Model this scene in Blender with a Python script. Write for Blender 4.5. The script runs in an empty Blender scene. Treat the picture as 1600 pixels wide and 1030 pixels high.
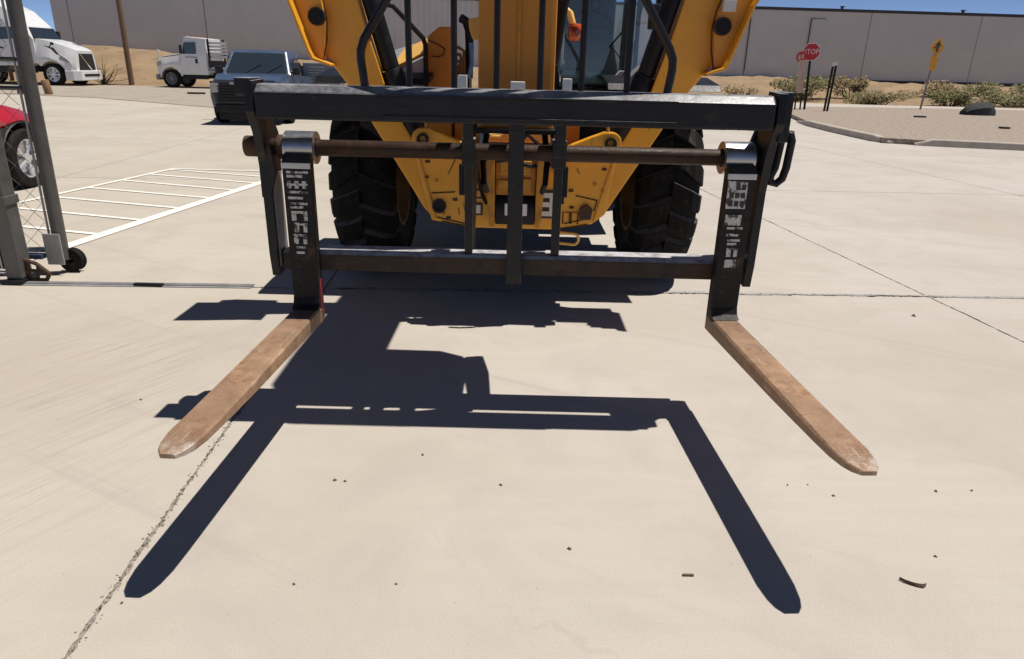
import bpy, bmesh, math, random
from mathutils import Vector, Matrix
random.seed(7)
S = bpy.context.scene
COL = S.collection
PI = math.pi

# ------------------------------------------------------------------ camera, sky, sun, exposure
cam_d = bpy.data.cameras.new('camera')
cam_d.sensor_fit = 'HORIZONTAL'; cam_d.sensor_width = 36.0
cam_d.lens = 24.63; cam_d.clip_start = 0.05; cam_d.clip_end = 2000
cam = bpy.data.objects.new('camera', cam_d); COL.objects.link(cam)
PITCH, ROLL = math.radians(20.79), math.radians(1.418)
_f = Vector((0, math.cos(PITCH), -math.sin(PITCH))); _r = Vector((1, 0, 0)); _d = _f.cross(_r)
_r2 = math.cos(ROLL) * _r - math.sin(ROLL) * _d; _d2 = math.cos(ROLL) * _d + math.sin(ROLL) * _r
cam.matrix_world = Matrix(((_r2.x, -_d2.x, -_f.x, 0), (_r2.y, -_d2.y, -_f.y, 0), (_r2.z, -_d2.z, -_f.z, 1.5), (0, 0, 0, 1)))
S.camera = cam

SUN = Vector((0.336, 0.082, 1.0)).normalized()
W = bpy.data.worlds.new('World'); S.world = W; W.use_nodes = True
nt = W.node_tree; nt.nodes.clear()
sky = nt.nodes.new('ShaderNodeTexSky'); sky.sky_type = 'NISHITA'; sky.sun_disc = False
sky.sun_elevation = math.asin(SUN.z); sky.sun_rotation = math.atan2(SUN.x, SUN.y)
sky.air_density = 0.22; sky.dust_density = 0.0; sky.ozone_density = 1.0
bg = nt.nodes.new('ShaderNodeBackground'); bg.inputs['Strength'].default_value = 0.12
wo = nt.nodes.new('ShaderNodeOutputWorld')
nt.links.new(sky.outputs[0], bg.inputs[0]); nt.links.new(bg.outputs[0], wo.inputs[0])
sd = bpy.data.lights.new('sun', 'SUN'); sd.energy = 5.0; sd.angle = math.radians(0.5); sd.color = (1.0, 0.95, 0.885)
so = bpy.data.objects.new('sun', sd); COL.objects.link(so)
so.rotation_euler = (-SUN).to_track_quat('-Z', 'Y').to_euler(); so.location = SUN * 30
S.view_settings.view_transform = 'Standard'; S.view_settings.look = 'None'
S.view_settings.exposure = 0.0; S.view_settings.gamma = 1.0
S.view_settings.use_curve_mapping = False

# ------------------------------------------------------------------ materials
def _nodes(name):
    m = bpy.data.materials.new(name); m.use_nodes = True
    n = m.node_tree; b = n.nodes['Principled BSDF']
    return m, n, b
def N(n, t, **kw):
    x = n.nodes.new(t)
    for k, v in kw.items():
        if k in x.inputs: x.inputs[k].default_value = v
        else: setattr(x, k, v)
    return x
def ramp(n, src, stops):
    r = n.nodes.new('ShaderNodeValToRGB'); e = r.color_ramp.elements
    e[0].position, e[0].color = stops[0][0], (*stops[0][1], 1) if len(stops[0][1]) == 3 else stops[0][1]
    e[1].position, e[1].color = stops[-1][0], (*stops[-1][1], 1)
    for p, c in stops[1:-1]:
        q = e.new(p); q.color = (*c, 1)
    n.links.new(src, r.inputs[0]); return r
def mixc(n, fac, a, b, mode='MIX'):
    x = n.nodes.new('ShaderNodeMix'); x.data_type = 'RGBA'; x.blend_type = mode
    for s, v in ((x.inputs[0], fac), (x.inputs[6], a), (x.inputs[7], b)):
        if hasattr(v, 'links'): n.links.new(v, s)
        elif isinstance(v, (tuple, list)): s.default_value = (*v, 1) if len(v) == 3 else v
        else: s.default_value = v
    return x.outputs[2]
def M(name, col, rough=0.6, metal=0.0, var=0.18, scale=6.0, col2=None, thr=(0.52, 0.62), s2=9.0, bump=0.0, bs=80.0, r2=None, stretch=None, coat=0.0, spec=None, lit_top=None, chips=None, scratch=None):
    m, n, b = _nodes(name)
    tc = N(n, 'ShaderNodeTexCoord'); src = tc.outputs['Object']
    if stretch:
        mp = N(n, 'ShaderNodeMapping'); mp.inputs['Scale'].default_value = stretch
        n.links.new(src, mp.inputs[0]); src = mp.outputs[0]
    a = N(n, 'ShaderNodeTexNoise', Scale=scale, Detail=6.0, Roughness=0.6); n.links.new(src, a.inputs['Vector'])
    lo = tuple(c * (1 - var) for c in col); hi = tuple(min(1, c * (1 + var)) for c in col)
    c = ramp(n, a.outputs[0], [(0.3, lo), (0.7, hi)]).outputs[0]
    if col2:
        k = N(n, 'ShaderNodeTexNoise', Scale=s2, Detail=9.0, Roughness=0.72); n.links.new(src, k.inputs['Vector'])
        f = ramp(n, k.outputs[0], [(thr[0], (0, 0, 0)), (thr[1], (1, 1, 1))]).outputs[0]
        c = mixc(n, f, c, col2)
        if r2 is not None:
            mr = N(n, 'ShaderNodeMapRange'); mr.inputs[3].default_value = rough; mr.inputs[4].default_value = r2
            n.links.new(f, mr.inputs[0]); n.links.new(mr.outputs[0], b.inputs['Roughness'])
    if chips:      # small knocked-off spots of paint
        ch = N(n, 'ShaderNodeTexNoise', Scale=chips[1], Detail=10.0, Roughness=0.8); n.links.new(src, ch.inputs['Vector'])
        f = ramp(n, ch.outputs[0], [(chips[2], (0, 0, 0)), (chips[2] + .025, (1, 1, 1))]).outputs[0]
        c = mixc(n, f, c, chips[0])
    if scratch:    # fine scratches running along one axis
        sm = N(n, 'ShaderNodeMapping'); sm.inputs['Scale'].default_value = scratch[1]; n.links.new(src, sm.inputs[0])
        sn = N(n, 'ShaderNodeTexNoise', Scale=1.0, Detail=8.0, Roughness=0.7); n.links.new(sm.outputs[0], sn.inputs['Vector'])
        f = ramp(n, sn.outputs[0], [(scratch[2], (0, 0, 0)), (scratch[2] + .06, (.8, .8, .8))]).outputs[0]
        c = mixc(n, f, c, scratch[0])
    if lit_top:       # sunlit tops put into the colour: faces that look up turn paler
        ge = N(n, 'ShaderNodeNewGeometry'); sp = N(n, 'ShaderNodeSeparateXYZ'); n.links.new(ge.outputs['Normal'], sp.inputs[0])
        up = ramp(n, sp.outputs[2], [(lit_top[1], (0, 0, 0)), (min(1, lit_top[1] + .3), (1, 1, 1))]).outputs[0]
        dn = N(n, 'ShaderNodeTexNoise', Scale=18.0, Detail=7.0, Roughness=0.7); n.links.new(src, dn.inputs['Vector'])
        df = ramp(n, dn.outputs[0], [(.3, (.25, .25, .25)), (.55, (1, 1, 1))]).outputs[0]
        c = mixc(n, mixc(n, 1.0, up, df, 'MULTIPLY'), c, lit_top[0])
    n.links.new(c, b.inputs['Base Color'])
    if r2 is None:
        rr = ramp(n, a.outputs[0], [(0.3, (max(0, rough - .08),) * 3), (0.7, (min(1, rough + .08),) * 3)])
        n.links.new(rr.outputs[0], b.inputs['Roughness'])
    b.inputs['Metallic'].default_value = metal
    if spec is not None: b.inputs['Specular IOR Level'].default_value = spec
    if coat: b.inputs['Coat Weight'].default_value = coat; b.inputs['Coat Roughness'].default_value = 0.12
    if bump:
        t = N(n, 'ShaderNodeTexNoise', Scale=bs, Detail=5.0); n.links.new(src, t.inputs['Vector'])
        bp = N(n, 'ShaderNodeBump', Strength=bump, Distance=0.01)
        n.links.new(t.outputs[0], bp.inputs['Height']); n.links.new(bp.outputs[0], b.inputs['Normal'])
    return m
def glass(name, col, rough=0.03, trans=0.0, spec=0.6):
    m, n, b = _nodes(name)
    b.inputs['Base Color'].default_value = (*col, 1); b.inputs['Roughness'].default_value = rough
    b.inputs['Transmission Weight'].default_value = trans; b.inputs['IOR'].default_value = 1.45
    b.inputs['Specular IOR Level'].default_value = spec
    return m
def concrete_mat():
    m, n, b = _nodes('concrete')
    tc = N(n, 'ShaderNodeTexCoord'); p = tc.outputs['Object']
    big = N(n, 'ShaderNodeTexNoise', Scale=0.45, Detail=5.0, Roughness=0.55); n.links.new(p, big.inputs['Vector'])
    c = ramp(n, big.outputs[0], [(0.3, (0.465, 0.412, 0.345)), (0.5, (0.522, 0.474, 0.407)), (0.72, (0.552, 0.508, 0.446))]).outputs[0]
    # tan cast in the west, pinkish grey cast in the east
    sx = N(n, 'ShaderNodeSeparateXYZ'); n.links.new(p, sx.inputs[0])
    mr = N(n, 'ShaderNodeMapRange'); mr.inputs[1].default_value = -2.5; mr.inputs[2].default_value = 2.5
    n.links.new(sx.outputs[0], mr.inputs[0])
    cast = mixc(n, mr.outputs[0], (0.985, 0.975, 0.94), (0.985, 0.985, 1.02))
    c = mixc(n, 1.0, c, cast, 'MULTIPLY')
    # cloudy stains
    st = N(n, 'ShaderNodeTexNoise', Scale=1.7, Detail=7.0, Roughness=0.65, Distortion=0.6); n.links.new(p, st.inputs['Vector'])
    f = ramp(n, st.outputs[0], [(0.46, (0, 0, 0)), (0.72, (0.7, 0.7, 0.7))]).outputs[0]
    c = mixc(n, f, c, (0.42, 0.38, 0.33))
    # trowel / tyre streaks sweeping over the west slab
    mr0 = N(n, 'ShaderNodeMapping'); mr0.inputs['Rotation'].default_value = (0, 0, math.radians(-60)); n.links.new(p, mr0.inputs[0])
    mp = N(n, 'ShaderNodeMapping'); mp.inputs['Scale'].default_value = (0.8, 26, 1)
    n.links.new(mr0.outputs[0], mp.inputs[0])
    sk = N(n, 'ShaderNodeTexNoise', Scale=2.0, Detail=7.0, Roughness=0.65, Distortion=0.5); n.links.new(mp.outputs[0], sk.inputs['Vector'])
    fs = ramp(n, sk.outputs[0], [(0.49, (0, 0, 0)), (0.64, (0.95, 0.95, 0.95))]).outputs[0]
    mk = N(n, 'ShaderNodeMapRange'); mk.inputs[1].default_value = -1.15; mk.inputs[2].default_value = -2.0
    n.links.new(sx.outputs[0], mk.inputs[0])
    ml = N(n, 'ShaderNodeMath', operation='MULTIPLY'); n.links.new(fs, ml.inputs[0]); n.links.new(mk.outputs[0], ml.inputs[1])
    my = N(n, 'ShaderNodeMapRange'); my.inputs[1].default_value = 4.6; my.inputs[2].default_value = 3.2; n.links.new(sx.outputs[1], my.inputs[0])
    pt = N(n, 'ShaderNodeTexNoise', Scale=0.9, Detail=3.0); n.links.new(p, pt.inputs['Vector'])
    pf = ramp(n, pt.outputs[0], [(.38, (.25, .25, .25)), (.62, (1, 1, 1))]).outputs[0]
    m2 = N(n, 'ShaderNodeMath', operation='MULTIPLY'); n.links.new(ml.outputs[0], m2.inputs[0]); n.links.new(my.outputs[0], m2.inputs[1])
    ml = N(n, 'ShaderNodeMath', operation='MULTIPLY'); n.links.new(m2.outputs[0], ml.inputs[0]); n.links.new(pf, ml.inputs[1])
    c = mixc(n, ml.outputs[0], c, (0.33, 0.275, 0.205))
    # fine cross-yard wiping marks
    mp2 = N(n, 'ShaderNodeMapping'); mp2.inputs['Scale'].default_value = (0.6, 9, 1); n.links.new(p, mp2.inputs[0])
    wk = N(n, 'ShaderNodeTexNoise', Scale=1.1, Detail=8.0, Roughness=0.7); n.links.new(mp2.outputs[0], wk.inputs['Vector'])
    fw = ramp(n, wk.outputs[0], [(0.42, (0, 0, 0)), (0.72, (0.55, 0.55, 0.55))]).outputs[0]
    c = mixc(n, fw, c, (0.47, 0.42, 0.355))
    # grains
    g = N(n, 'ShaderNodeTexNoise', Scale=260.0, Detail=4.0, Roughness=0.75); n.links.new(p, g.inputs['Vector'])
    gg = ramp(n, g.outputs[0], [(0.32, (0.78, 0.78, 0.78)), (0.66, (1.10, 1.10, 1.10))]).outputs[0]
    c = mixc(n, 1.0, c, gg, 'MULTIPLY')
    # hairline cracks and rubber scuffs
    vc = N(n, 'ShaderNodeTexVoronoi', Scale=0.42); vc.feature = 'DISTANCE_TO_EDGE'
    wn = N(n, 'ShaderNodeTexNoise', Scale=2.2, Detail=6.0); n.links.new(p, wn.inputs['Vector'])
    wv = N(n, 'ShaderNodeVectorMath', operation='MULTIPLY_ADD'); n.links.new(wn.outputs['Color'], wv.inputs[0]); wv.inputs[1].default_value = (.5, .5, 0); n.links.new(p, wv.inputs[2])
    n.links.new(wv.outputs[0], vc.inputs['Vector'])
    fc = ramp(n, vc.outputs[0], [(0.0, (.14, .14, .14)), (0.0015, (0, 0, 0))]).outputs[0]
    cm = ramp(n, pt.outputs[0], [(.52, (0, 0, 0)), (.60, (1, 1, 1))]).outputs[0]
    c = mixc(n, mixc(n, 1.0, fc, cm, 'MULTIPLY'), c, (0.22, 0.19, 0.155))
    mq = N(n, 'ShaderNodeMapping'); mq.inputs['Rotation'].default_value = (0, 0, math.radians(28)); n.links.new(p, mq.inputs[0])
    mq2 = N(n, 'ShaderNodeMapping'); mq2.inputs['Scale'].default_value = (.22, 5.5, 1); n.links.new(mq.outputs[0], mq2.inputs[0])
    tq = N(n, 'ShaderNodeTexNoise', Scale=1.0, Detail=7.0, Roughness=.62, Distortion=.2); n.links.new(mq2.outputs[0], tq.inputs['Vector'])
    ft = ramp(n, tq.outputs[0], [(.58, (0, 0, 0)), (.74, (.5, .5, .5))]).outputs[0]
    c = mixc(n, ft, c, (0.36, 0.325, 0.29))
    v = N(n, 'ShaderNodeTexVoronoi', Scale=9.0); n.links.new(p, v.inputs['Vector'])
    fv = ramp(n, v.outputs[0], [(0.018, (0.5, 0.5, 0.5)), (0.035, (0, 0, 0))]).outputs[0]
    c = mixc(n, fv, c, (0.16, 0.13, 0.10))
    n.links.new(c, b.inputs['Base Color']); b.inputs['Roughness'].default_value = 0.85
    b.inputs['Specular IOR Level'].default_value = 0.3
    bp = N(n, 'ShaderNodeBump', Strength=0.05, Distance=0.002); n.links.new(g.outputs[0], bp.inputs['Height'])
    bp2 = N(n, 'ShaderNodeBump', Strength=0.12, Distance=0.01); n.links.new(sk.outputs[0], bp2.inputs['Height'])
    n.links.new(bp.outputs[0], bp2.inputs['Normal']); n.links.new(bp2.outputs[0], b.inputs['Normal'])
    return m
MAT = dict(
    concrete=concrete_mat(),
    joint=M('joint_grit', (0.16, 0.13, 0.10), 0.95, var=.4, scale=60, bump=.6, bs=150),
    filler=M('joint_filler', (0.30, 0.265, 0.225), 0.95, var=.5, scale=45, col2=(0.04, 0.034, 0.028), thr=(.53, .6), s2=70, bump=.6, bs=150),
    sealant=M('joint_sealant', (0.36, 0.345, 0.325), 0.85, var=.2, scale=14, col2=(0.07, 0.062, 0.055), thr=(.55, .62), s2=28, bump=.4, bs=90),
    dirt=M('dirt', (0.285, 0.195, 0.108), 0.95, var=.28, scale=0.8, col2=(0.20, 0.135, 0.08), s2=1.6, bump=.8, bs=9),
    asphalt=M('road_surface', (0.36, 0.31, 0.25), 0.9, var=.12, scale=1.2, col2=(0.30, 0.26, 0.22), s2=3, bump=.3, bs=120),
    gravel=M('gravel', (0.32, 0.26, 0.205), 0.95, var=.35, scale=9, col2=(0.15, 0.12, 0.095), thr=(.53, .66), s2=16, bump=1.0, bs=14),
    kerb=M('kerb_concrete', (0.46, 0.41, 0.35), 0.9, var=.15, scale=5, bump=.3),
    paint=M('marking_paint', (0.80, 0.77, 0.70), 0.8, var=.06, scale=4, col2=(0.58, 0.52, 0.43), thr=(.60, .74), s2=14),
    yellow=M('machine_yellow', (0.78, 0.36, 0.02), 0.42, var=.07, scale=3, col2=(0.52, 0.26, 0.04), thr=(.66, .78), s2=7, coat=.15, chips=((.11, .055, .02), 11, .64), scratch=((.45, .22, .03), (40, 40, 4), .62)),
    yellow_dirty=M('machine_yellow_dirty', (0.56, 0.25, 0.02), 0.55, var=.2, scale=7, col2=(0.16, 0.075, 0.02), thr=(.52, .7), s2=11),
    boom=M('boom_yellow', (0.56, 0.215, 0.02), 0.5, var=.08, scale=3, col2=(0.42, 0.19, 0.03), thr=(.6, .8), s2=4, stretch=(1, 1, .3), chips=((.12, .06, .02), 14, .69)),
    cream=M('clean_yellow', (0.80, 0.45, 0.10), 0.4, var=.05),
    black=M('black_paint', (0.012, 0.012, 0.014), 0.42, spec=.22, var=.3, scale=5, col2=(0.035, 0.03, 0.028), thr=(.58, .72), s2=10, bump=.12, bs=60),
    frame=M('carriage_paint', (0.013, 0.013, 0.015), 0.36, spec=.28, var=.3, scale=5, col2=(0.05, 0.033, 0.024), thr=(.58, .70), s2=6, bump=.12, bs=30, lit_top=((.30, .30, .31), .6), scratch=((.06, .058, .058), (3, 60, 60), .62), chips=((.10, .055, .03), 9, .66)),  # bright rail tops are painted in on up-facing faces
    shaft=M('rusty_shaft', (0.042, 0.022, 0.013), 0.55, spec=.22, metal=.05, var=.35, scale=9, col2=(0.03, 0.02, 0.015), thr=(.5, .65), s2=14, bump=.3, bs=50),
    rail_low=M('rusty_rail', (0.050, 0.029, 0.018), 0.5, spec=.25, var=.35, scale=7, col2=(0.025, 0.022, 0.022), thr=(.46, .6), s2=8, bump=.3, bs=40, lit_top=((.52, .52, .53), .6), scratch=((.11, .06, .035), (3, 50, 50), .6)),  # sunlit top of the rail painted pale
    rust=M('rusty_fork', (0.35, 0.225, 0.14), 0.55, metal=.2, var=.2, scale=9, scratch=((0.50, 0.40, 0.31), (70, 5, 40), .60), chips=((.14, .07, .035), 22, .63), col2=(0.235, 0.125, 0.068), thr=(.5, .68), s2=16, bump=.35, bs=130),
    rust_dark=M('dark_rust', (0.07, 0.036, 0.02), 0.8, var=.3, scale=12, bump=.3),
    steel=M('worn_steel', (0.46, 0.46, 0.47), 0.34, metal=.9, var=.12, scale=14, col2=(0.10, 0.085, 0.08), thr=(.66, .7), s2=13),
    shank=M('shank_paint', (0.018, 0.016, 0.015), 0.5, spec=.2, var=.3, scale=8, col2=(0.085, 0.05, 0.032), thr=(.54, .68), s2=12, bump=.2),
    decal=M('worn_decal_white', (0.55, 0.54, 0.52), 0.6, var=.12, scale=30, col2=(0.06, 0.055, 0.05), thr=(.51, .55), s2=34),
    decal_dark=M('decal_dark', (0.035, 0.028, 0.024), 0.6, var=.2),
    white=M('white_paint', (0.78, 0.78, 0.77), 0.3, var=.04, scale=3, coat=.3),
    white_dull=M('white_dull', (0.66, 0.65, 0.63), 0.5, var=.08),
    rubber=M('tyre_rubber', (0.013, 0.0125, 0.0125), 0.8, spec=.2, var=.25, scale=10, col2=(0.075, 0.058, 0.043), thr=(.56, .74), s2=9, bump=.3, bs=50),
    lug=M('tyre_lug_rubber', (0.010, 0.0097, 0.0094), 0.82, spec=.14, lit_top=((.13, .125, .125), .5), var=.3, scale=14, col2=(0.06, 0.047, 0.036), thr=(.56, .7), s2=12, bump=.3, bs=50),  # lit lug tops painted grey
    rim=M('rim_paint', (0.20, 0.10, 0.035), 0.7, var=.2, scale=7, col2=(0.12, 0.07, 0.04), thr=(.5, .68), s2=10),
    alloy=M('alloy', (0.72, 0.72, 0.73), 0.28, metal=.75, var=.05),
    red=M('red_paint', (0.48, 0.018, 0.03), 0.25, var=.05, coat=.6),
    navy=M('navy_paint', (0.06, 0.088, 0.15), 0.28, var=.12, scale=2, coat=.5),
    blue=M('blue_paint', (0.12, 0.24, 0.48), 0.35, var=.08),
    plastic=M('black_plastic', (0.02, 0.02, 0.022), 0.55, var=.2),
    chrome=M('chrome', (0.65, 0.65, 0.66), 0.15, metal=1, var=.05),
    dark=M('dark_void', (0.012, 0.012, 0.013), 0.8, var=.2),
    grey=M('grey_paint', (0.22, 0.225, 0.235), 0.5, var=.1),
    galv=M('galvanised', (0.125, 0.122, 0.116), 0.5, metal=.35, var=.2, scale=10, col2=(0.11, 0.10, 0.09), thr=(.5, .7)),
    galv_light=M('galvanised_light', (0.42, 0.41, 0.40), 0.5, metal=.3, var=.15, scale=12),
    track=M('track_steel', (0.33, 0.325, 0.32), 0.55, metal=.3, var=.2, scale=9, col2=(0.40, 0.33, 0.25), thr=(.55, .7), s2=12),
    wall=M('wall_panel', (0.65, 0.64, 0.63), 0.8, var=.05, scale=.5, col2=(0.59, 0.585, 0.585), thr=(.4, .8), s2=.35, bump=.12, bs=15),
    cap=M('wall_cap', (0.05, 0.048, 0.05), 0.6, var=.1),
    wood=M('weathered_wood', (0.28, 0.155, 0.075), 0.85, var=.3, scale=6, stretch=(8, 8, 1), bump=.3, bs=30),
    pole=M('pole_wood', (0.17, 0.10, 0.06), 0.85, var=.3, scale=4, stretch=(8, 8, 1)),
    sign_red=M('sign_red', (0.52, 0.016, 0.022), 0.4, var=.1),
    sign_white=M('sign_white', (0.74, 0.72, 0.70), 0.5, var=.08),
    sign_yellow=M('sign_yellow', (0.72, 0.34, 0.02), 0.5, var=.1),
    sign_pink=M('marker_board', (0.55, 0.40, 0.33), 0.7, var=.12),
    leaf=M('shrub_leaf', (0.17, 0.165, 0.06), 0.8, var=.4, scale=3),
    leaf_dry=M('dry_leaf', (0.34, 0.25, 0.12), 0.85, var=.3, scale=3),
    twig=M('twig', (0.12, 0.08, 0.05), 0.9, var=.3),
    rock=M('dark_rubber_mat', (0.025, 0.025, 0.028), 0.8, var=.3, bump=.5, bs=12),
    amber=M('amber_lens', (0.62, 0.10, 0.015), 0.2, var=.25, scale=25, col2=(0.12, 0.015, 0.005), thr=(.5, .55), s2=20, coat=.5),
    cabglass=glass('cab_glass', (0.80, 0.93, 0.95), 0.0, 0.96),
    vglass=glass('vehicle_glass', (0.025, 0.035, 0.045), 0.05, 0.0, .8),
    teal=M('teal_reflection', (0.07, 0.22, 0.25), 0.5, var=.1),  # colour of the reflection low in the cab glass
    seat=M('seat_fabric', (0.05, 0.055, 0.065), 0.8, var=.15),
    red_mark=M('red_tape', (0.5, 0.03, 0.03), 0.5, var=.1),
)

def scraped_tip(m):
    n = m.node_tree; b = n.nodes['Principled BSDF']; old = b.inputs['Base Color'].links[0].from_socket
    tc = N(n, 'ShaderNodeTexCoord'); sx = N(n, 'ShaderNodeSeparateXYZ'); n.links.new(tc.outputs['Object'], sx.inputs[0])
    mr = N(n, 'ShaderNodeMapRange'); mr.inputs[1].default_value = -1.02; mr.inputs[2].default_value = -1.22; n.links.new(sx.outputs[1], mr.inputs[0])
    no = N(n, 'ShaderNodeTexNoise', Scale=14.0, Detail=8.0, Roughness=.7); n.links.new(tc.outputs['Object'], no.inputs['Vector'])
    ad = N(n, 'ShaderNodeMath', operation='MULTIPLY'); n.links.new(no.outputs[0], ad.inputs[0]); n.links.new(mr.outputs[0], ad.inputs[1])
    f = ramp(n, ad.outputs[0], [(.40, (0, 0, 0)), (.52, (.9, .9, .9))]).outputs[0]
    c = mixc(n, f, old, (0.52, 0.45, 0.40))
    lg = N(n, 'ShaderNodeTexNoise', Scale=3.0, Detail=3.0); n.links.new(tc.outputs['Object'], lg.inputs['Vector'])
    g = ramp(n, lg.outputs[0], [(.35, (.82, .80, .80)), (.65, (1.12, 1.08, 1.0))]).outputs[0]
    n.links.new(mixc(n, 1.0, c, g, 'MULTIPLY'), b.inputs['Base Color'])
scraped_tip(MAT['rust'])

# ------------------------------------------------------------------ mesh builder
class MB:
    def __init__(s): s.bm = bmesh.new()
    def _add(s, verts, faces, bev=0.0, seg=2, mi=0, smooth=False):
        t = bmesh.new(); vs = [t.verts.new(v) for v in verts]
        for f in faces:
            try: t.faces.new([vs[i] for i in f])
            except ValueError: pass
        bmesh.ops.recalc_face_normals(t, faces=t.faces)
        if bev:
            bmesh.ops.bevel(t, geom=[e for e in t.edges if len(e.link_faces) == 2 and e.calc_face_angle(0) > 0.5], offset=bev, segments=seg, profile=.6, affect='EDGES', clamp_overlap=True)
        for f in t.faces: f.material_index = mi; f.smooth = smooth
        me = bpy.data.meshes.new('tmp'); t.to_mesh(me); t.free()
        s.bm.from_mesh(me); bpy.data.meshes.remove(me); return s
    def box(s, x0, x1, y0, y1, z0, z1, bev=0.004, rot=None, seg=2):
        vs = [Vector((x, y, z)) for x in (x0, x1) for y in (y0, y1) for z in (z0, z1)]
        if rot:
            c = Vector(((x0 + x1) / 2, (y0 + y1) / 2, (z0 + z1) / 2)); vs = [c + rot @ (v - c) for v in vs]
        return s._add(vs, [(0, 1, 3, 2), (4, 6, 7, 5), (0, 4, 5, 1), (2, 3, 7, 6), (0, 2, 6, 4), (1, 5, 7, 3)], bev, seg)
    def prism(s, poly, axis, d0, d1, bev=0.004, seg=2):
        def P(a, b, d): return {'x': (d, a, b), 'y': (a, d, b), 'z': (a, b, d)}[axis]
        n = len(poly); vs = [P(a, b, d0) for a, b in poly] + [P(a, b, d1) for a, b in poly]
        fs = [tuple(range(n)), tuple(range(2 * n - 1, n - 1, -1))] + [(i, (i + 1) % n, n + (i + 1) % n, n + i) for i in range(n)]
        return s._add(vs, fs, bev, seg)
    def tube(s, pts, r, n=10, caps=True, closed=False):
        pts = [Vector(p) for p in pts]; rr = r if isinstance(r, (list, tuple)) else [r] * len(pts)
        vs = []; up = None
        m = len(pts)
        for i, p in enumerate(pts):
            if closed: t = (pts[(i + 1) % m] - pts[i - 1])
            else: t = (pts[min(i + 1, m - 1)] - pts[max(i - 1, 0)])
            t.normalize()
            if up is None or abs(up.dot(t)) > .98: up = t.orthogonal()
            u = (up - t * up.dot(t)).normalized(); w = t.cross(u); up = u
            vs += [p + (u * math.cos(2 * PI * k / n) + w * math.sin(2 * PI * k / n)) * rr[i] for k in range(n)]
        fs = []
        for i in range(m if closed else m - 1):
            j = (i + 1) % m
            fs += [(i * n + k, i * n + (k + 1) % n, j * n + (k + 1) % n, j * n + k) for k in range(n)]
        if caps and not closed: fs += [tuple(range(n - 1, -1, -1)), tuple((m - 1) * n + k for k in range(n))]
        s._add(vs, fs, 0, smooth=True); return s
    def cyl(s, a, b, r, n=20, bev=0.0, r2=None):
        a, b = Vector(a), Vector(b); t = (b - a).normalized(); u = t.orthogonal().normalized(); w = t.cross(u)
        r2 = r if r2 is None else r2
        vs = [a + (u * math.cos(2 * PI * k / n) + w * math.sin(2 * PI * k / n)) * r for k in range(n)]
        vs += [b + (u * math.cos(2 * PI * k / n) + w * math.sin(2 * PI * k / n)) * r2 for k in range(n)]
        fs = [tuple(range(n)), tuple(range(2 * n - 1, n - 1, -1))] + [(k, (k + 1) % n, n + (k + 1) % n, n + k) for k in range(n)]
        t_ = bmesh.new(); vv = [t_.verts.new(v) for v in vs]
        for f in fs: t_.faces.new([vv[i] for i in f])
        bmesh.ops.recalc_face_normals(t_, faces=t_.faces)
        if bev: bmesh.ops.bevel(t_, geom=[e for e in t_.edges if e.calc_face_angle(0) > 1.0], offset=bev, segments=2, profile=.5, affect='EDGES')
        for f in t_.faces: f.smooth = len(f.verts) == 4
        me = bpy.data.meshes.new('tmp'); t_.to_mesh(me); t_.free(); s.bm.from_mesh(me); bpy.data.meshes.remove(me); return s
    def lathe(s, prof, axis='x', n=40, c=(0, 0, 0), closed=True):
        vs = []; m = len(prof); c = Vector(c)
        for k in range(n):
            a = 2 * PI * k / n
            for (d, r) in prof:
                p = {'x': (d, r * math.cos(a), r * math.sin(a)), 'y': (r * math.cos(a), d, r * math.sin(a)), 'z': (r * math.cos(a), r * math.sin(a), d)}[axis]
                vs.append(c + Vector(p))
        fs = []
        for k in range(n):
            l = (k + 1) % n
            for i in range(m if closed else m - 1):
                j = (i + 1) % m; fs.append((k * m + i, k * m + j, l * m + j, l * m + i))
        return s._add(vs, fs, 0, smooth=True)
    def loft(s, rings, bev=0.0, smooth=False):
        n = len(rings[0]); vs = [v for r in rings for v in r]; fs = []
        for i in range(len(rings) - 1):
            fs += [(i * n + k, i * n + (k + 1) % n, (i + 1) * n + (k + 1) % n, (i + 1) * n + k) for k in range(n)]
        fs += [tuple(range(n - 1, -1, -1)), tuple((len(rings) - 1) * n + k for k in range(n))]
        return s._add(vs, fs, bev, smooth=smooth)
    def quad(s, vs): return s._add(vs, [tuple(range(len(vs)))])
    def mesh(s, name, m):
        me = bpy.data.meshes.new(name); s.bm.to_mesh(me); s.bm.free()
        for x in (m if isinstance(m, list) else [m]): me.materials.append(MAT[x])
        return me
    def build(s, name, m, parent=None, ang=35):
        me = s.mesh(name, m)
        o = bpy.data.objects.new(name, me); COL.objects.link(o)
        if any(p.use_smooth for p in me.polygons):
            for p in me.polygons: p.use_smooth = True
            try: me.set_sharp_from_angle(angle=math.radians(ang))
            except Exception: pass
        if parent: o.parent = parent
        return o
def thing(name, label, cat, loc=(0, 0, 0), rz=0.0, group=None):
    o = bpy.data.objects.new(name, None); COL.objects.link(o); o.location = loc; o.rotation_euler = (0, 0, rz)
    o.empty_display_size = .2
    o['label'] = label; o['category'] = cat
    if group: o['group'] = group
    return o
def tag(o, label, cat, group=None):
    o['label'] = label; o['category'] = cat
    if group: o['group'] = group
    return o
def struct(o): o['kind'] = 'structure'; return o
def inst(name, me, parent, loc=(0, 0, 0), rot=(0, 0, 0)):
    o = bpy.data.objects.new(name, me); COL.objects.link(o); o.location = loc; o.rotation_euler = rot; o.parent = parent; return o
def copy_tree(o, parent=None):
    c = o.copy(); COL.objects.link(c)
    if parent: c.parent = parent
    for ch in list(o.children): copy_tree(ch, c)
    return c
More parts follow.
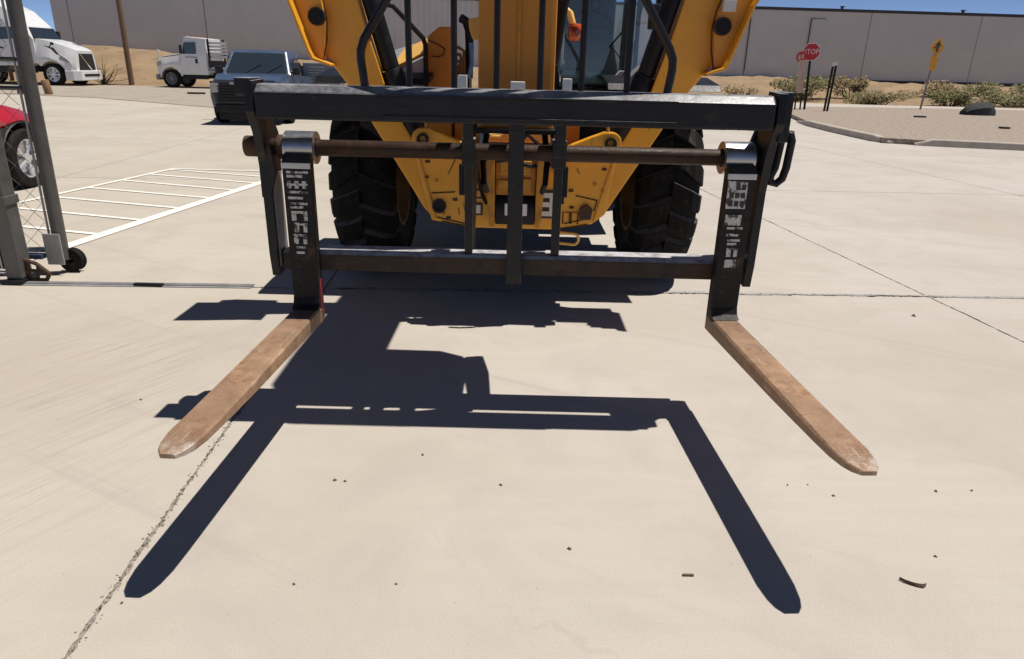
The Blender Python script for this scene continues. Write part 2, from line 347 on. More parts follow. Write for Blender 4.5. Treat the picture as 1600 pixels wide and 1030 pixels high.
def arc(cx, cy, r, a0, a1, n):
    return [(cx + r * math.cos(math.radians(a0 + (a1 - a0) * i / n)), cy + r * math.sin(math.radians(a0 + (a1 - a0) * i / n))) for i in range(n + 1)]
def text(name, body, size, m, parent, loc, rot, ext=0.001, sx=1.0):
    cu = bpy.data.curves.new(name, 'FONT'); cu.body = body; cu.size = size; cu.extrude = ext; cu.align_x = 'CENTER'; cu.align_y = 'CENTER'
    cu.resolution_u = 2; cu.materials.append(MAT[m])
    t = bpy.data.objects.new(name, cu); COL.objects.link(t)
    me = bpy.data.meshes.new_from_object(t.evaluated_get(bpy.context.evaluated_depsgraph_get()))
    bpy.data.objects.remove(t); bpy.data.curves.remove(cu); me.materials.clear(); me.materials.append(MAT[m])
    o = bpy.data.objects.new(name, me); COL.objects.link(o); o.location = loc; o.rotation_euler = rot; o.scale = (sx, 1, 1); o.parent = parent
    return o

# ------------------------------------------------------------------ ground
g = MB(); g.quad([(-400, -60, -.05), (400, -60, -.05), (400, 700, -.05), (-400, 700, -.05)])
struct(g.build('ground', 'joint'))

def slab_mesh(q, fine, rough=()):
    """one slab: jagged, slightly inset outline, flat top, skirt"""
    pts = []
    for i in range(4):
        a, b = Vector(q[i]), Vector(q[(i + 1) % 4]); L = (b - a).length
        nrm = Vector((-(b - a).y, (b - a).x)).normalized()
        k = max(1, int(L / .016)) if fine else 1; run = 0
        for j in range(k):
            e = .005
            if fine:
                run = run * .8 + random.gauss(0, .0022)
                e = .0025 + (abs(run) + random.random() ** 4 * .006) * (2.6 if i in rough else 1)
            if j == 0:
                pts.append(a + (b - a).normalized() * .006 + nrm * .006)
            else: pts.append(a + (b - a) * (j / k) + nrm * e)
    n = len(pts); vs = [(p.x, p.y, 0) for p in pts] + [(p.x, p.y, -.06) for p in pts]
    fs = [tuple(range(n))] + [(i, n + i, n + (i + 1) % n, (i + 1) % n) for i in range(n)]
    m = MB(); m._add(vs, fs); return m
yard = bpy.data.objects.new('concrete_yard', None); COL.objects.link(yard); yard['kind'] = 'structure'
def node(i, j):
    # column lines lean west going away, row lines rise slightly to the east
    y0 = 4.72 + 4.55 * j
    x0 = -1.318 + 4.32 * i if i else -1.318
    y = y0 + .036 * x0
    return (x0 - (.048 + .07 * max(0, min(1, i))) * (y - 4.7), y)
for i in range(-7, 8):
    for j in range(-2, 6):
        q = [node(i, j), node(i + 1, j), node(i + 1, j + 1), node(i, j + 1)]
        fine = i in (-1, 0, 1, 2) and j in (-1, 0) or (i, j) == (-2, -1)
        slab_mesh(q, fine, (0,) if j == 0 else (2,) if j == -1 else ()).build('slab', 'concrete', yard)

f_ = MB()
for i in range(-7, 8):
    for j in range(-2, 6):
        a, b, c = Vector((*node(i, j), -.005)), Vector((*node(i + 1, j), -.005)), Vector((*node(i, j + 1), -.005))
        w_ = Vector((0, .02, 0)); f_.quad([a - w_, b - w_, b + w_, a + w_])
        w_ = Vector((.02, 0, -.0005)); z_ = Vector((0, .021, 0)); f_.quad([a - w_ + z_, c - w_ - z_, c + w_ - z_, a + w_ + z_])
f_.build('joint_filler', 'filler', yard)
# grit packed into the spalled joints near the camera
def seam_pts(i0, j0, i1, j1, n, spread, t0=0., t1=1.):
    a, b = Vector(node(i0, j0)), Vector(node(i1, j1)); out = []
    nr = Vector((-(b - a).y, (b - a).x)).normalized()
    for k in range(n):
        p = a + (b - a) * (t0 + (t1 - t0) * random.random()) + nr * random.gauss(0, spread)
        out.append(p)
    return out
gb = MB()
for (pts, smax) in ((seam_pts(0, -1, 0, 0, 900, .010), .0032), (seam_pts(0, 0, 1, 0, 600, .012, .45), .005), (seam_pts(1, 0, 2, 0, 460, .013, 0, .5), .005), (seam_pts(-1, 0, 0, 0, 260, .012, .4), .004)):
    for p in pts:
        r = .002 + random.random() ** 2 * smax; a = random.random() * 6
        vs = [(p.x + r * math.cos(a + k * 2.1) * random.uniform(.6, 1.4), p.y + r * math.sin(a + k * 2.1) * random.uniform(.6, 1.4), 0.0006) for k in range(3)] + [(p.x, p.y, r * .7)]
        gb._add(vs, [(0, 1, 3), (1, 2, 3), (2, 0, 3), (0, 2, 1)])
o = gb.build('joint_gravel', 'joint'); o['kind'] = 'stuff'; o['label'] = 'grey grit and crumbs lying along the spalled slab joints'

# asphalt road at the back left, dirt apron, gravel island and its kerbs
m = MB()
m.quad([(-60, 39.0, .012), (-60, 30.0, .012), (-24, 28.6, .012), (-15.1, 26.3, .012), (-9.6, 22.8, .012), (-3.0, 20.0, .012), (5, 27, .012), (7.5, 37.2, .012), (-10, 38.6, .012)])
struct(m.build('road', 'asphalt'))
m = MB()
isl = [(8.33, 16.5), (8.55, 21.6), (9.2, 24.5), (10.0, 27.8), (12, 30.5), (18, 31.8), (40, 33.0), (40, 7.4), (30, 9.7), (20, 12.75), (10.95, 15.55), (9.05, 16.1), (8.75, 16.35)]
m.prism([(a, b) for a, b in isl], 'z', -.02, .115, 0); struct(m.build('gravel_island', 'gravel'))
def kerb(pts, name='kerb', w=.16, h=.15):
    k = MB(); P = [Vector((*p, 0)) for p in pts]; L = []; R = []
    for i, p in enumerate(P):
        t = (P[min(i + 1, len(P) - 1)] - P[max(0, i - 1)]).normalized(); nn = Vector((-t.y, t.x, 0)); L.append(p); R.append(p + nn * w)
    rings = []
    for i in range(len(P)):
        hh = h * (0.35 if i in (0, len(P) - 1) else 1)
        a, b = L[i], R[i]; d = (b - a) * .12
        rings.append([(a.x, a.y, -.02), (a.x + d.x, a.y + d.y, hh - .02), (a.x + d.x * 2, a.y + d.y * 2, hh), (b.x, b.y, hh), (b.x, b.y, -.02)])
    k.loft(rings); return struct(k.build(name, 'kerb'))
kerb([(8.62, 22.6), (8.4, 21.2), (8.28, 19.4), (8.24, 17.8), (8.25, 16.9), (8.4, 16.38)])
kerb([(8.85, 16.1), (9.2, 15.98), (10.3, 15.68), (11.9, 15.2), (15.2, 14.2), (20, 12.7), (30, 9.62)])
m = MB(); m.quad([(9.5, 30.2, .004), (44, 31, .004), (44, 36.5, .004), (8, 36.5, .004)]); struct(m.build('path', 'kerb'))

# dirt bank rising to the building
def wall_y(x): return 50.0 + .075 * (x - 17)
def bank_z(x, y):
    yw = wall_y(x); t = (y - 36.6 - .6 * math.sin(x * .35)) / (yw - 38.5); t = max(0, min(1, t)); t = t * t * (3 - 2 * t)
    top = 1.62 - (x + 30) / 66 * .85
    b = .10 * math.sin(x * 1.3 + y) * math.sin(y * .9 + x * .4) + .06 * math.sin(x * 2.9 + 1.0 + y * 1.7)
    hump = .5 * math.exp(-((x + 23.5) / 3.4) ** 2 - ((y - 43) / 2.2) ** 2)
    return t * top + (b + hump) * min(1, t * 3) - .03
nx, ny = 150, 26; vs = []; fs = []
for j in range(ny + 1):
    for i in range(nx + 1):
        x = -60 + 130 * i / nx; y = 35.6 + 26.0 * j / ny; vs.append((x, y, bank_z(x, y)))
for j in range(ny):
    for i in range(nx):
        a = j * (nx + 1) + i; fs.append((a, a + 1, a + nx + 2, a + nx + 1))
m = MB(); m._add(vs, fs, smooth=True); struct(m.build('dirt_bank', 'dirt'))

pts = [Vector((*node(0, 0), .0035)).lerp(Vector((*node(3, 0), .0035)), k / 260) for k in range(2, 261)]
up_, lo_ = [], []; wu = wl = .02
for p in pts:
    wu = max(.006, min(.034, wu + random.gauss(0, .004))); wl = max(.004, min(.036, wl + random.gauss(0, .006)))
    up_.append(p + Vector((0, wu + .012, 0))); lo_.append(p - Vector((0, wl - .012, 0)))
m = MB(); n_ = len(pts); m._add(up_ + lo_, [(i, i + 1, n_ + i + 1, n_ + i) for i in range(n_ - 1)]); struct(m.build('joint_sealant', 'sealant'))
# painted parking bay lines
def stripe(a, b, w):
    a, b = Vector((*a, .006)), Vector((*b, .006)); n_ = Vector((-(b - a).y, (b - a).x, 0)).normalized() * w / 2
    k = MB(); t = random.random() * .001
    k.quad([a - n_ + Vector((0, 0, t)), b - n_ + Vector((0, 0, t)), b + n_ + Vector((0, 0, t)), a + n_ + Vector((0, 0, t))]); return struct(k.build('parking_line', 'paint'))
stripe((-3.78, 4.95), (-3.20, 9.42), .13)
stripe((-5.46, 6.05), (-4.82, 10.02), .07)
for yl, yr in ((6.52, 6.06), (7.13, 6.67), (7.74, 7.28), (8.34, 7.88), (8.92, 8.42), (9.45, 8.96), (9.90, 9.44)):
    stripe((-5.30 + (yl - 7.05) * .1616 + .03, yl), (-3.78 + (yr - 4.95) * .13 - .06, yr), .06)
stripe((-4.82, 9.98), (-3.1, 9.95), .06)

# ------------------------------------------------------------------ warehouse behind the bank
bld = thing('warehouse', 'long grey tilt-up warehouse with dark roof edge behind the dirt bank', 'building', (17, 50, 0), math.atan(.075))
edges = [-45.7, -44.7, -36.6, -26.4, -14.6, -2.0, 6.1, 13.7, 21.3, 32, 44]
for a, b in zip(edges[:-1], edges[1:]):
    p = MB(); p.box(a + .02, b - .02, 0, .3, .2, 5.15, .025)
    if -27 < a < -14:        # ribbed cladding
        for k in range(30): x = a + .3 + k * (b - a - .6) / 30; p.box(x, x + .05, -.03, -.001, .8, 5.1, .008, seg=1)
    p.build('wall_panel', 'wall', bld)
p = MB(); p.box(-45.6, 44, .12, 14, .2, 5.0, 0); p.build('building_core', 'cap', bld)
p = MB(); p.box(-45.8, 44.1, -.08, .5, 5.152, 5.32, .01); p.build('roof_cap', 'cap', bld)
for x, z0, z1 in ((2.05, 1.5, 4.7), (21.28, 1.0, 5.15), (-2.02, 1.4, 5.15)):
    p = MB(); p.cyl((x, -.06, z0), (x, -.06, z1), .035, 8)
    if z1 < 5.0: p.box(x, x + 1.0, -.07, -.03, z1 - .03, z1, 0)
    p.build('downpipe', 'cap', bld)
for x in (12.4, 4.1, -7.0):
    p = MB(); p.cyl((x, .2, 5.3), (x, .2, 5.45), .09, 8); p.box(x - .12, x + .16, .1, .3, 5.45, 5.5, .01); p.build('roof_vent', 'cap', bld)
p = MB(); p.box(-12, 44, -.05, -.002, .5, 1.0, .01); p.build('base_strip', 'cap', bld)

# ------------------------------------------------------------------ telehandler
TH = thing('telehandler', 'yellow telehandler with centre boom and raised stabilizers behind the black fork carriage', 'telehandler')
def both(f):
    return [f(-1), f(1)]
# chassis and axles
m = MB(); m.box(-.42, .42, 4.45, 9.4, .55, 1.02, .02); m.box(-.36, .36, 4.3, 4.6, .66, 1.0, .02); m.build('chassis', 'black', TH)
for y in (5.42, 8.4):
    m = MB(); m.cyl((-.8, y, .66), (.8, y, .66), .11, 16); m.box(-.2, .2, y - .2, y + .2, .46, .86, .06); m.build('axle', 'black', TH)
m = MB(); m.box(-.72, .66, 4.82, 5.12, .74, .96, .02); m.build('shadow_beam', 'black', TH)  # hidden beam added to shade the ground between the wheels
m = MB(); m.box(.45, 1.08, 6.6, 7.65, .58, 1.2, .03); m.build('shade_block', 'black', TH)  # box added to darken bright ground under the machine
# wheels: carcass, rim, chevron lugs
def lug_mesh(sg):
    path = [(.00, .652, 0.0), (.07, .655, .05), (.14, .645, .115), (.195, .605, .165), (.212, .53, .185)]
    rings = []
    for (x, r, a) in path:
        w = .052 + .012 * (x > .1); dpt = .055 if r > .56 else .03
        ring = []
        for (da, rr) in ((-w, r), (w, r), (w * 1.15, r - dpt), (-w * 1.15, r - dpt)):
            aa = a + da / .65; ring.append((sg * x + (sg * .014 if r < .56 and rr == r else 0), -rr * math.sin(aa), rr * math.cos(aa)))
        rings.append(ring)
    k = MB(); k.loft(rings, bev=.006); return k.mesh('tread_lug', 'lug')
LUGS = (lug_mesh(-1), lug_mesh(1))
def make_wheel():
    w = MB()
    prof = [(-.17, .34), (-.205, .42), (-.208, .52), (-.19, .57), (-.14, .595), (0, .602), (.14, .595), (.19, .57), (.208, .52), (.205, .42), (.17, .34), (.15, .33), (-.15, .33)]
    w.lathe(prof, 'x', 56); o = w.build('wheel', 'rubber', TH)
    r = MB(); r.lathe([(-.19, .36), (-.19, .33), (-.12, .30), (-.06, .22), (-.05, .0), (.05, 0), (.06, .22), (.12, .30), (.19, .33), (.19, .36), (.16, .345), (-.16, .345)], 'x', 40)
    for k in range(10):
        a = k * 2 * PI / 10
        for sx in (-1, 1): r.cyl((sx * .05, .15 * math.cos(a), .15 * math.sin(a)), (sx * .075, .15 * math.cos(a), .15 * math.sin(a)), .014, 6)
    r.build('rim', 'rim', o)
    for k in range(20):
        for s_, off in ((0, 0), (1, .5)):
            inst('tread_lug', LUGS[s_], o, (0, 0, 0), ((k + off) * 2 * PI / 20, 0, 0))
    return o
w0 = make_wheel(); w0.location = (-1.055, 5.42, .68); w0.scale = (1.04, 1.05, 1.05)
for x, y, a in ((1.055, 5.42, 0), (-1.055, 8.4, .1), (1.055, 8.4, .07)):
    c = copy_tree(w0, TH); c.location = (x, y, .68); c.rotation_euler = (a, 0, 0)
for c in TH.children:
    if c.name.startswith('wheel'): c.rotation_euler.x += .08
for sx in (-1, 1):
    m = MB(); m.prism([(4.62, 1.36), (4.66, 1.40), (5.0, 1.44), (5.9, 1.44), (6.25, 1.30), (6.25, 1.27), (5.88, 1.41), (5.0, 1.41)], 'x', sx * .56, sx * 1.27, .004); m.build('fender', 'black', TH)
m = MB(); m.box(-.52, .52, 4.262, 4.52, .60, .64, .004); m.box(-.56, .56, 4.30, 4.60, .80, .84, .004); m.build('shadow_plate', 'black', TH)  # unseen plates added to fill bright slivers in the machine's shadow
# V-shaped front frame
fp = [(-.505, .60), (-.44, .59), (-.27, .56), (.27, .56), (.47, .60), (.545, .66), (.60, 1.06), (.30, 1.06), (.30, .98), (-.30, .98), (-.30, 1.06), (-.615, 1.06)]
m = MB(); m.prism(fp, 'y', 4.20, 4.26, .012); FR = m.build('front_frame', 'yellow', TH)
for sx in (-1, 1):
    # rounded ear with pin above the frame plate
    ear = [(sx * .30, 1.0), (sx * .31, 1.07), (sx * .42, 1.115), (sx * .50, 1.145)] + [(sx * (.545 + .055 * math.sin(math.radians(a))), 1.09 + .055 * math.cos(math.radians(a))) for a in range(0, 100, 15)] + [(sx * .605, 1.0)]
    m = MB(); m.prism(ear, 'y', 4.12, 4.197, .008); e = m.build('pin_ear', 'yellow', TH)
    q = MB(); q.lathe([(-.03, .034), (-.03, .020), (.0, .020), (0, .034)], 'y', 20, (sx * .535, 4.118, 1.085)); q.build('pin', 'black', e)
    q = MB(); q.cyl((sx * .52, 4.14, 1.14), (sx * .515, 4.15, 1.25), .009, 8); q.build('lever', 'yellow_dirty', e)
# frame details: stencil squares, numeral, lamps, bolts, slots
for (x0, x1, z0, z1) in ((-.25, -.195, .74, .80), (-.25, -.195, .64, .715)):
    q = MB(); q.box(x0, x1, 4.192, 4.198, z0, z1, .002); q.build('stencil_plate', 'decal_dark', FR)
    q = MB(); q.box(x0 + .012, x1 - .012, 4.187, 4.1915, z0 + .012, z1 - .012, .001)
    q.build('stencil_square', 'yellow' if z0 > .7 else 'sign_white', FR)
q = MB(); q.box(.145, .255, 4.192, 4.198, .63, .80, .002); q.build('stencil_plate', 'decal_dark', FR)
q = MB()   # the white "3"
for (x0, x1, z0, z1) in ((.152, .205, .755, .785), (.152, .205, .70, .73), (.152, .205, .645, .675), (.2052, .235, .645, .695), (.2052, .235, .735, .785), (.2052, .226, .6952, .7348)): q.box(x0, x1, 4.186, 4.1915, z0, z1, .002)
q.build('stencil_numeral', 'sign_white', FR)
for sx, x, z in ((-1, -.455, .69), (1, .425, .675)):
    q = MB()
    if sx < 0: q.lathe([(-.02, .042), (-.02, .026), (0, .026), (0, .042)], 'y', 22, (x, 4.197, z)); q.cyl((x, 4.19, z), (x, 4.197, z), .025, 16)
    else: q.prism([(x - .035, z - .045), (x + .03, z - .045), (x + .04, z + .02), (x, z + .05), (x - .04, z + .02)], 'y', 4.17, 4.197, .006)
    q.build('tow_socket' if sx < 0 else 'lamp', 'black' if sx < 0 else 'rust_dark', FR)
for (x, z) in ((-.52, .95), (-.53, .86), (-.40, .62), (-.36, .73), (.33, .80), (.34, .70), (.52, .93)):
    q = MB(); q.box(x - .014, x + .014, 4.193, 4.199, z - .008, z + .008, .002); q.build('bolt_slot', 'rust_dark', FR)
for (a, b) in (((-.47, .62), (-.30, .585)), ((.30, .60), (.45, .635)), ((-.50, .765), (-.36, .775)), ((.36, .77), (.49, .745)), ((.49, .745), (.475, .68))):
    q = MB(); q.cyl((a[0], 4.197, a[1]), (b[0], 4.197, b[1]), .004, 6); q.build('weld_seam', 'rust_dark', FR)
for x in (.31, .36):
    q = MB(); q.tube([(x - .02, 4.193, .60), (x - .02, 4.193, .67), (x + .02, 4.193, .67), (x + .02, 4.193, .60)], .004, 6); q.build('bracket_outline', 'rust_dark', FR)
q = MB(); q.tube([(.27, 4.2, .545)] + [(.36 + .03 * math.sin(math.radians(a)), 4.17, .512 + .033 * math.cos(math.radians(a))) for a in range(0, 181, 20)] + [(.27, 4.2, .479)], .009, 8); q.build('tie_down_loop', 'cream', FR)
bolt = MB(); bolt.cyl((0, -.012, 0), (0, 0, 0), .011, 6, .002); bolt_me = bolt.mesh('bolt', 'yellow_dirty')
for (x, z) in ((-.42, 1.03), (-.36, 1.02), (.42, 1.03), (.36, 1.02), (-.30, .92), (-.30, .70), (.30, .92), (-.47, .84), (.47, .84), (-.43, .645), (.40, .635), (.52, .80), (-.185, .90), (-.185, .86)):
    inst('bolt', bolt_me, FR, (x, 4.2, z), (0, random.random() * 6, 0))
for sx in (-1, 1):
    q = MB(); q.tube([(sx * .588, 4.196, 1.05), (sx * .555, 4.196, .93), (sx * .50, 4.196, .72), (sx * .475, 4.196, .615)], .0045, 6); q.build('weld_bead', 'yellow_dirty', FR)
    q = MB(); q.tube([(sx * .44, 4.197, .598), (sx * .36, 4.197, .582), (sx * .27, 4.197, .568)], .004, 6); q.build('weld_bead', 'rust_dark', FR)
for a, b in (((-.40, .88), (-.345, .99)), ((-.345, .99), (-.43, .97)), ((.36, .93), (.375, .90)), ((-.27, .83), (-.24, .85)), ((-.34, .68), (-.335, .64)), ((-.31, .70), (-.30, .66))):
    q = MB(); q.cyl((a[0], 4.1985, a[1]), (b[0], 4.1985, b[1]), .0028, 5); q.build('gouge', 'rust_dark', FR)
for (x, z) in ((.135, 2.62), (.14, 2.25), (.14, 1.95)):
    q = MB(); q.box(.158, .158 + .07, 3.30, 3.30 + .14 + (z - 1.9) * .15, z - .07, z + .07, .012); q.cyl((.19, 3.36, z + .07), (.19, 3.36, z + .16), .022, 10); q.build('shadow_lump', 'black', TH)  # unseen boxes added to make the boom's shadow ragged
q = MB(); q.tube([(.19, 3.40, 2.6), (.24, 3.52, 2.45), (.235, 3.58, 2.15), (.19, 3.52, 1.95), (.18, 3.45, 1.6)], .017, 8); q.build('hydraulic_hose', 'black', TH)  # loop added to roughen the edge of the boom's shadow
q = MB(); q.tube([(.19, 3.35, 2.3), (.26, 3.40, 2.2), (.27, 3.45, 1.95), (.20, 3.40, 1.75), (.165, 3.36, 1.5)], .015, 8); q.build('hydraulic_hose', 'black', TH)  # second added loop for the ragged shadow
# stabilizer legs, each with shield, pivot pin and ram
def leg(sx):
    P = [(1.245, 1.83), (1.06, 1.49), (.972, 1.375), (.872, 1.215), (.545, .66), (.50, .61), (.44, .60), (.60, 1.06), (.685, 1.21), (.76, 1.38), (.835, 1.63), (.885, 1.82), (.93, 2.02), (1.3, 2.02)]
    m = MB(); m.prism([(sx * a * 1.018, b) for a, b in P], 'y', 4.262, 4.46, .01); o = m.build('stabilizer_leg', 'yellow', TH)
    lp = [(.80, 1.365), (.826, 1.365), (.852, 1.55), (.84, 1.60), (.80, 1.47), (.765, 1.365)]
    q = MB(); q.prism([(sx * a, b) for a, b in lp[:4]] if False else [(sx * a, b) for a, b in ((.765, 1.37), (.80, 1.37), (.845, 1.58), (.835, 1.60))], 'y', 4.235, 4.2605, .004); q.build('inner_gusset', 'yellow', o)
    # outer shield plate with rolled bright edge and lower lip
    sh = [(1.36, 2.02), (1.252, 1.82), (1.16, 1.55), (1.14, 1.51), (1.09, 1.495), (1.085, 1.60), (1.075, 1.70), (1.09, 1.80), (1.11, 1.86), (1.14, 2.02)]
    q = MB(); q.prism([(sx * a, b) for a, b in sh], 'y', 4.215, 4.2605, .006); s_ = q.build('shield', 'yellow', o)
    q = MB(); q.tube([(sx * 1.095, 4.21, 1.495), (sx * 1.07, 4.21, 1.60), (sx * 1.062, 4.21, 1.70), (sx * 1.075, 4.21, 1.79), (sx * 1.10, 4.21, 1.86)], .005, 6); q.build('shield_crease', 'rust_dark', o)
    q = MB(); q.prism([(sx * a, b) for a, b in ((1.375, 2.02), (1.262, 1.815), (1.165, 1.535), (1.143, 1.492), (1.04, 1.462), (1.04, 1.474), (1.132, 1.505), (1.152, 1.545), (1.248, 1.82), (1.355, 2.02))], 'y', 4.125, 4.47, .003); q.build('edge_flange', 'yellow', o)
    q = MB(); q.lathe([(-.02, .042), (-.02, .0), (.004, 0), (.004, .042)], 'y', 24, (sx * 1.115, 4.212, 1.717)); q.build('pivot_pin', 'black', o)
    q = MB(); q.lathe([(-.024, .048), (-.024, .041), (.004, .041), (.004, .048)], 'y', 24, (sx * 1.115, 4.212, 1.717)); q.build('pin_collar', 'rust_dark', o)
    # black ram running beside the leg
    q = MB(); q.cyl((sx * .89, 4.32, 2.0), (sx * .735, 4.32, 1.45), .05, 18, .006); q.cyl((sx * .735, 4.32, 1.45), (sx * .60, 4.32, 1.10), .062, 18, .006); q.cyl((sx * .60, 4.32, 1.10), (sx * .52, 4.32, .85), .03, 14); q.build('ram', 'black', o)
    # foot pad folded up outside the leg
    q = MB(); q.box(sx * 1.10 - .14, sx * 1.10 + .14, 4.475, 4.53, 1.75, 2.02, .01); q.build('foot_pad', 'black', o)
    return o
both(leg)
q = MB(); q.box(1.10, 1.17, 4.17, 4.213, 1.79, 1.85, .004); q.build('leg_bracket', 'white_dull', TH)
# centre well under the boom
q = MB(); q.prism([(-.30, .98), (-.16, .98), (-.145, .60), (-.30, .58)], 'y', 4.08, 4.192, .006) if False else None
for sx in (-1, 1):
    q = MB(); q.prism([(sx * .125, 1.06), (sx * .165, 1.06), (sx * .165, .80), (sx * .150, .60), (sx * .118, .60), (sx * .118, .80)], 'y', 4.06, 4.19, .006); q.build('well_plate', 'yellow_dirty', TH)
    q = MB(); q.prism([(sx * .20, 1.06), (sx * .29, 1.06), (sx * .29, .93), (sx * .25, .88), (sx * .20, .93)], 'y', 4.10, 4.19, .008); q.build('guide_block', 'boom', TH)
q = MB(); q.box(-.116, .116, 4.10, 4.19, .78, 1.04, .01); q.build('well_back', 'boom', TH)
q = MB(); q.box(-.09, .09, 4.08, 4.099, .90, .98, .006); q.box(-.10, -.02, 4.08, 4.099, .83, .87, .004); q.box(.0, .09, 4.08, 4.099, .80, .88, .004); q.build('valve_block', 'yellow_dirty', TH)
q = MB(); q.cyl((-.115, 4.15, .685), (.115, 4.15, .685), .085, 24, .006); q.build('winch_drum', 'dark', TH)
for x in (-.04, .05):
    q = MB(); q.box(x - .02, x + .02, 4.055, 4.063, .67, .74, .004); q.build('glint_plate', 'sign_white', TH)  # white glints in the dark opening, built as small plates
for a, b, c in (((-.28, 4.09, 1.02), (-.10, 4.07, .93), (.05, 4.09, 1.03)), ((.27, 4.09, 1.0), (.12, 4.07, .90), (-.04, 4.09, 1.0)), ((-.22, 4.1, 1.03), (-.23, 4.08, .84), (-.17, 4.15, .72))):
    q = MB(); P = [Vector(a), Vector(b), Vector(c)]
    q.tube([P[0] * (1 - t) ** 2 + P[1] * 2 * t * (1 - t) + P[2] * t * t for t in [k / 8 for k in range(9)]], .011, 8); q.build('hydraulic_hose', 'black', TH)
# fenders / lit covers behind the boom nose
q = MB(); q.prism([(-.20, 1.06), (-.19, 1.10), (-.10, 1.10), (.0, 1.19), (.08, 1.235), (.16, 1.245), (.19, 1.20), (.20, 1.06)], 'y', 4.28, 4.9, .01); q.build('chassis_cover', 'cream', TH)
q = MB(); q.tube([(-.02, 4.05, 1.06), (.06, 4.05, 1.13), (.13, 4.06, 1.07)], .012, 8); q.build('hose', 'black', TH)
for sx in (-1, 1):
    q = MB(); q.box(sx * .335 - .045, sx * .335 + .045, 4.42, 4.55, 1.0, 1.345, .006); q.build('frame_post', 'boom', TH)
# boom: nose in front, tube running back over the machine
q = MB(); q.prism([(3.17, 1.22), (3.62, 1.22), (3.72, 1.60), (3.80, 2.50), (9.6, 2.30), (9.6, 2.75), (3.75, 3.02), (3.35, 3.00), (3.20, 2.80)], 'x', -.172, .156, .02); BM = q.build('boom', 'boom', TH)
q = MB(); q.box(-.006, .006, 3.166, 3.1695, 1.24, 2.6, .001); q.build('weld_seam', 'yellow_dirty', BM)
q = MB(); q.cyl((-.20, 3.45, 1.34), (.19, 3.45, 1.34), .05, 18, .005); q.build('boom_pin', 'black', BM)
q = MB(); q.prism([(-.235, 1.685), (-.168, 1.70), (-.168, 1.60), (-.215, 1.60), (-.23, 1.64)], 'y', 3.5, 3.6, .004); q.build('hose_guide', 'cream', BM)
for x in (-.14, .13):
    q = MB(); q.tube([(x, 3.42, 1.20), (x * 1.1, 3.3, 1.08), (x * 1.05, 3.28, .98), (x, 3.42, .92)], .014, 8); q.build('hydraulic_hose', 'black', TH)
# quick coupler between boom nose and carriage
q = MB()
for sx in (-1, 1):
    q.prism([(3.10, .64), (3.10, 1.16), (3.30, 1.24), (3.62, 1.30), (3.62, 1.10), (3.40, .98), (3.2, .90 if sx > 0 else .66)] if sx < 0 else [(3.10, .92), (3.10, 1.16), (3.30, 1.24), (3.62, 1.30), (3.62, 1.10), (3.40, .98)], 'x', sx * .20 - .016, sx * .20 + .016, .005)
q.box(-.18, .18, 3.12, 3.60, 1.215, 1.235, .004)  # top plate added to close a lit gap in the shadow
q.build('coupler', 'black', TH)
for x0, x1, z0, z1 in ((-.245, -.20, .96, 1.09), (.165, .225, .96, 1.09)):
    q = MB(); q.box(x0, x1, 3.045, 3.09, z0, z1, .006); q.build('coupler_lug', 'black', TH)
# cab on the machine's left side (right in view)
CB = thing('cab', '', '', (0, 0, 0)); CB.parent = TH
for k in ('label', 'category'): del CB[k]
def cabbar(a, b, r=.028, m='black', nm='cab_pillar'):
    q = MB(); q.cyl(a, b, r, 8); return q.build(nm, m, CB)
cabbar((.26, 5.2, 1.28), (.27, 5.32, 2.35)); cabbar((.715, 5.2, 1.28), (.74, 5.32, 2.35), .022); cabbar((1.0, 5.45, 1.28), (.98, 5.5, 2.35)); cabbar((1.0, 6.5, 1.2), (.98, 6.4, 2.35)); cabbar((.26, 6.5, 1.2), (.27, 6.4, 2.35))
q = MB(); q.prism([(.22, 5.24), (.74, 5.24), (1.03, 5.45), (1.03, 6.5), (.22, 6.5)], 'z', 2.352, 2.44, .03); q.build('cab_roof', 'black', CB)
q = MB(); q.prism([(.24, 5.17), (.72, 5.17), (1.02, 5.42), (1.02, 6.5), (.24, 6.5)], 'z', .95, 1.36, .02); q.build('cab_base', 'black', CB)
q = MB(); q.prism([(.27, 1.37), (.71, 1.37), (.735, 2.34), (.275, 2.34)], 'y', 5.196, 5.202, 0); o = q.build('windshield', 'cabglass', CB)
q = MB(); q._add([(.722, 5.2, 1.37), (.99, 5.44, 1.37), (.975, 5.5, 2.34), (.745, 5.3, 2.34), (.726, 5.195, 1.37), (.994, 5.435, 1.37), (.979, 5.495, 2.34), (.749, 5.295, 2.34)], [(0, 1, 2, 3), (7, 6, 5, 4), (0, 4, 5, 1), (1, 5, 6, 2), (2, 6, 7, 3), (3, 7, 4, 0)]); q.build('corner_glass', 'cabglass', CB)
q = MB(); q.box(.30, .98, 6.44, 6.446, 1.4, 2.32, 0); q.build('rear_glass', 'cabglass', CB)
q = MB(); q.loft([[(.30, 5.30, 1.37), (.72, 5.30, 1.37), (.72, 5.30, 1.44), (.30, 5.30, 1.44)], [(.31, 5.42, 1.37), (.71, 5.42, 1.37), (.68, 5.42, 1.66), (.36, 5.42, 1.66)], [(.33, 5.6, 1.37), (.71, 5.6, 1.37), (.66, 5.6, 1.72), (.38, 5.6, 1.72)]], bev=.03); q.build('dashboard', 'seat', CB)
q = MB(); q.loft([[(.30, 5.225, 1.40), (.68, 5.225, 1.40), (.62, 5.225, 1.385), (.33, 5.225, 1.385)], [(.285, 5.235, 1.47), (.70, 5.235, 1.445), (.68, 5.235, 1.43), (.30, 5.235, 1.43)]]); q.build('dash_reflection', 'teal', CB)  # teal reflection in the glass, built as a solid wedge
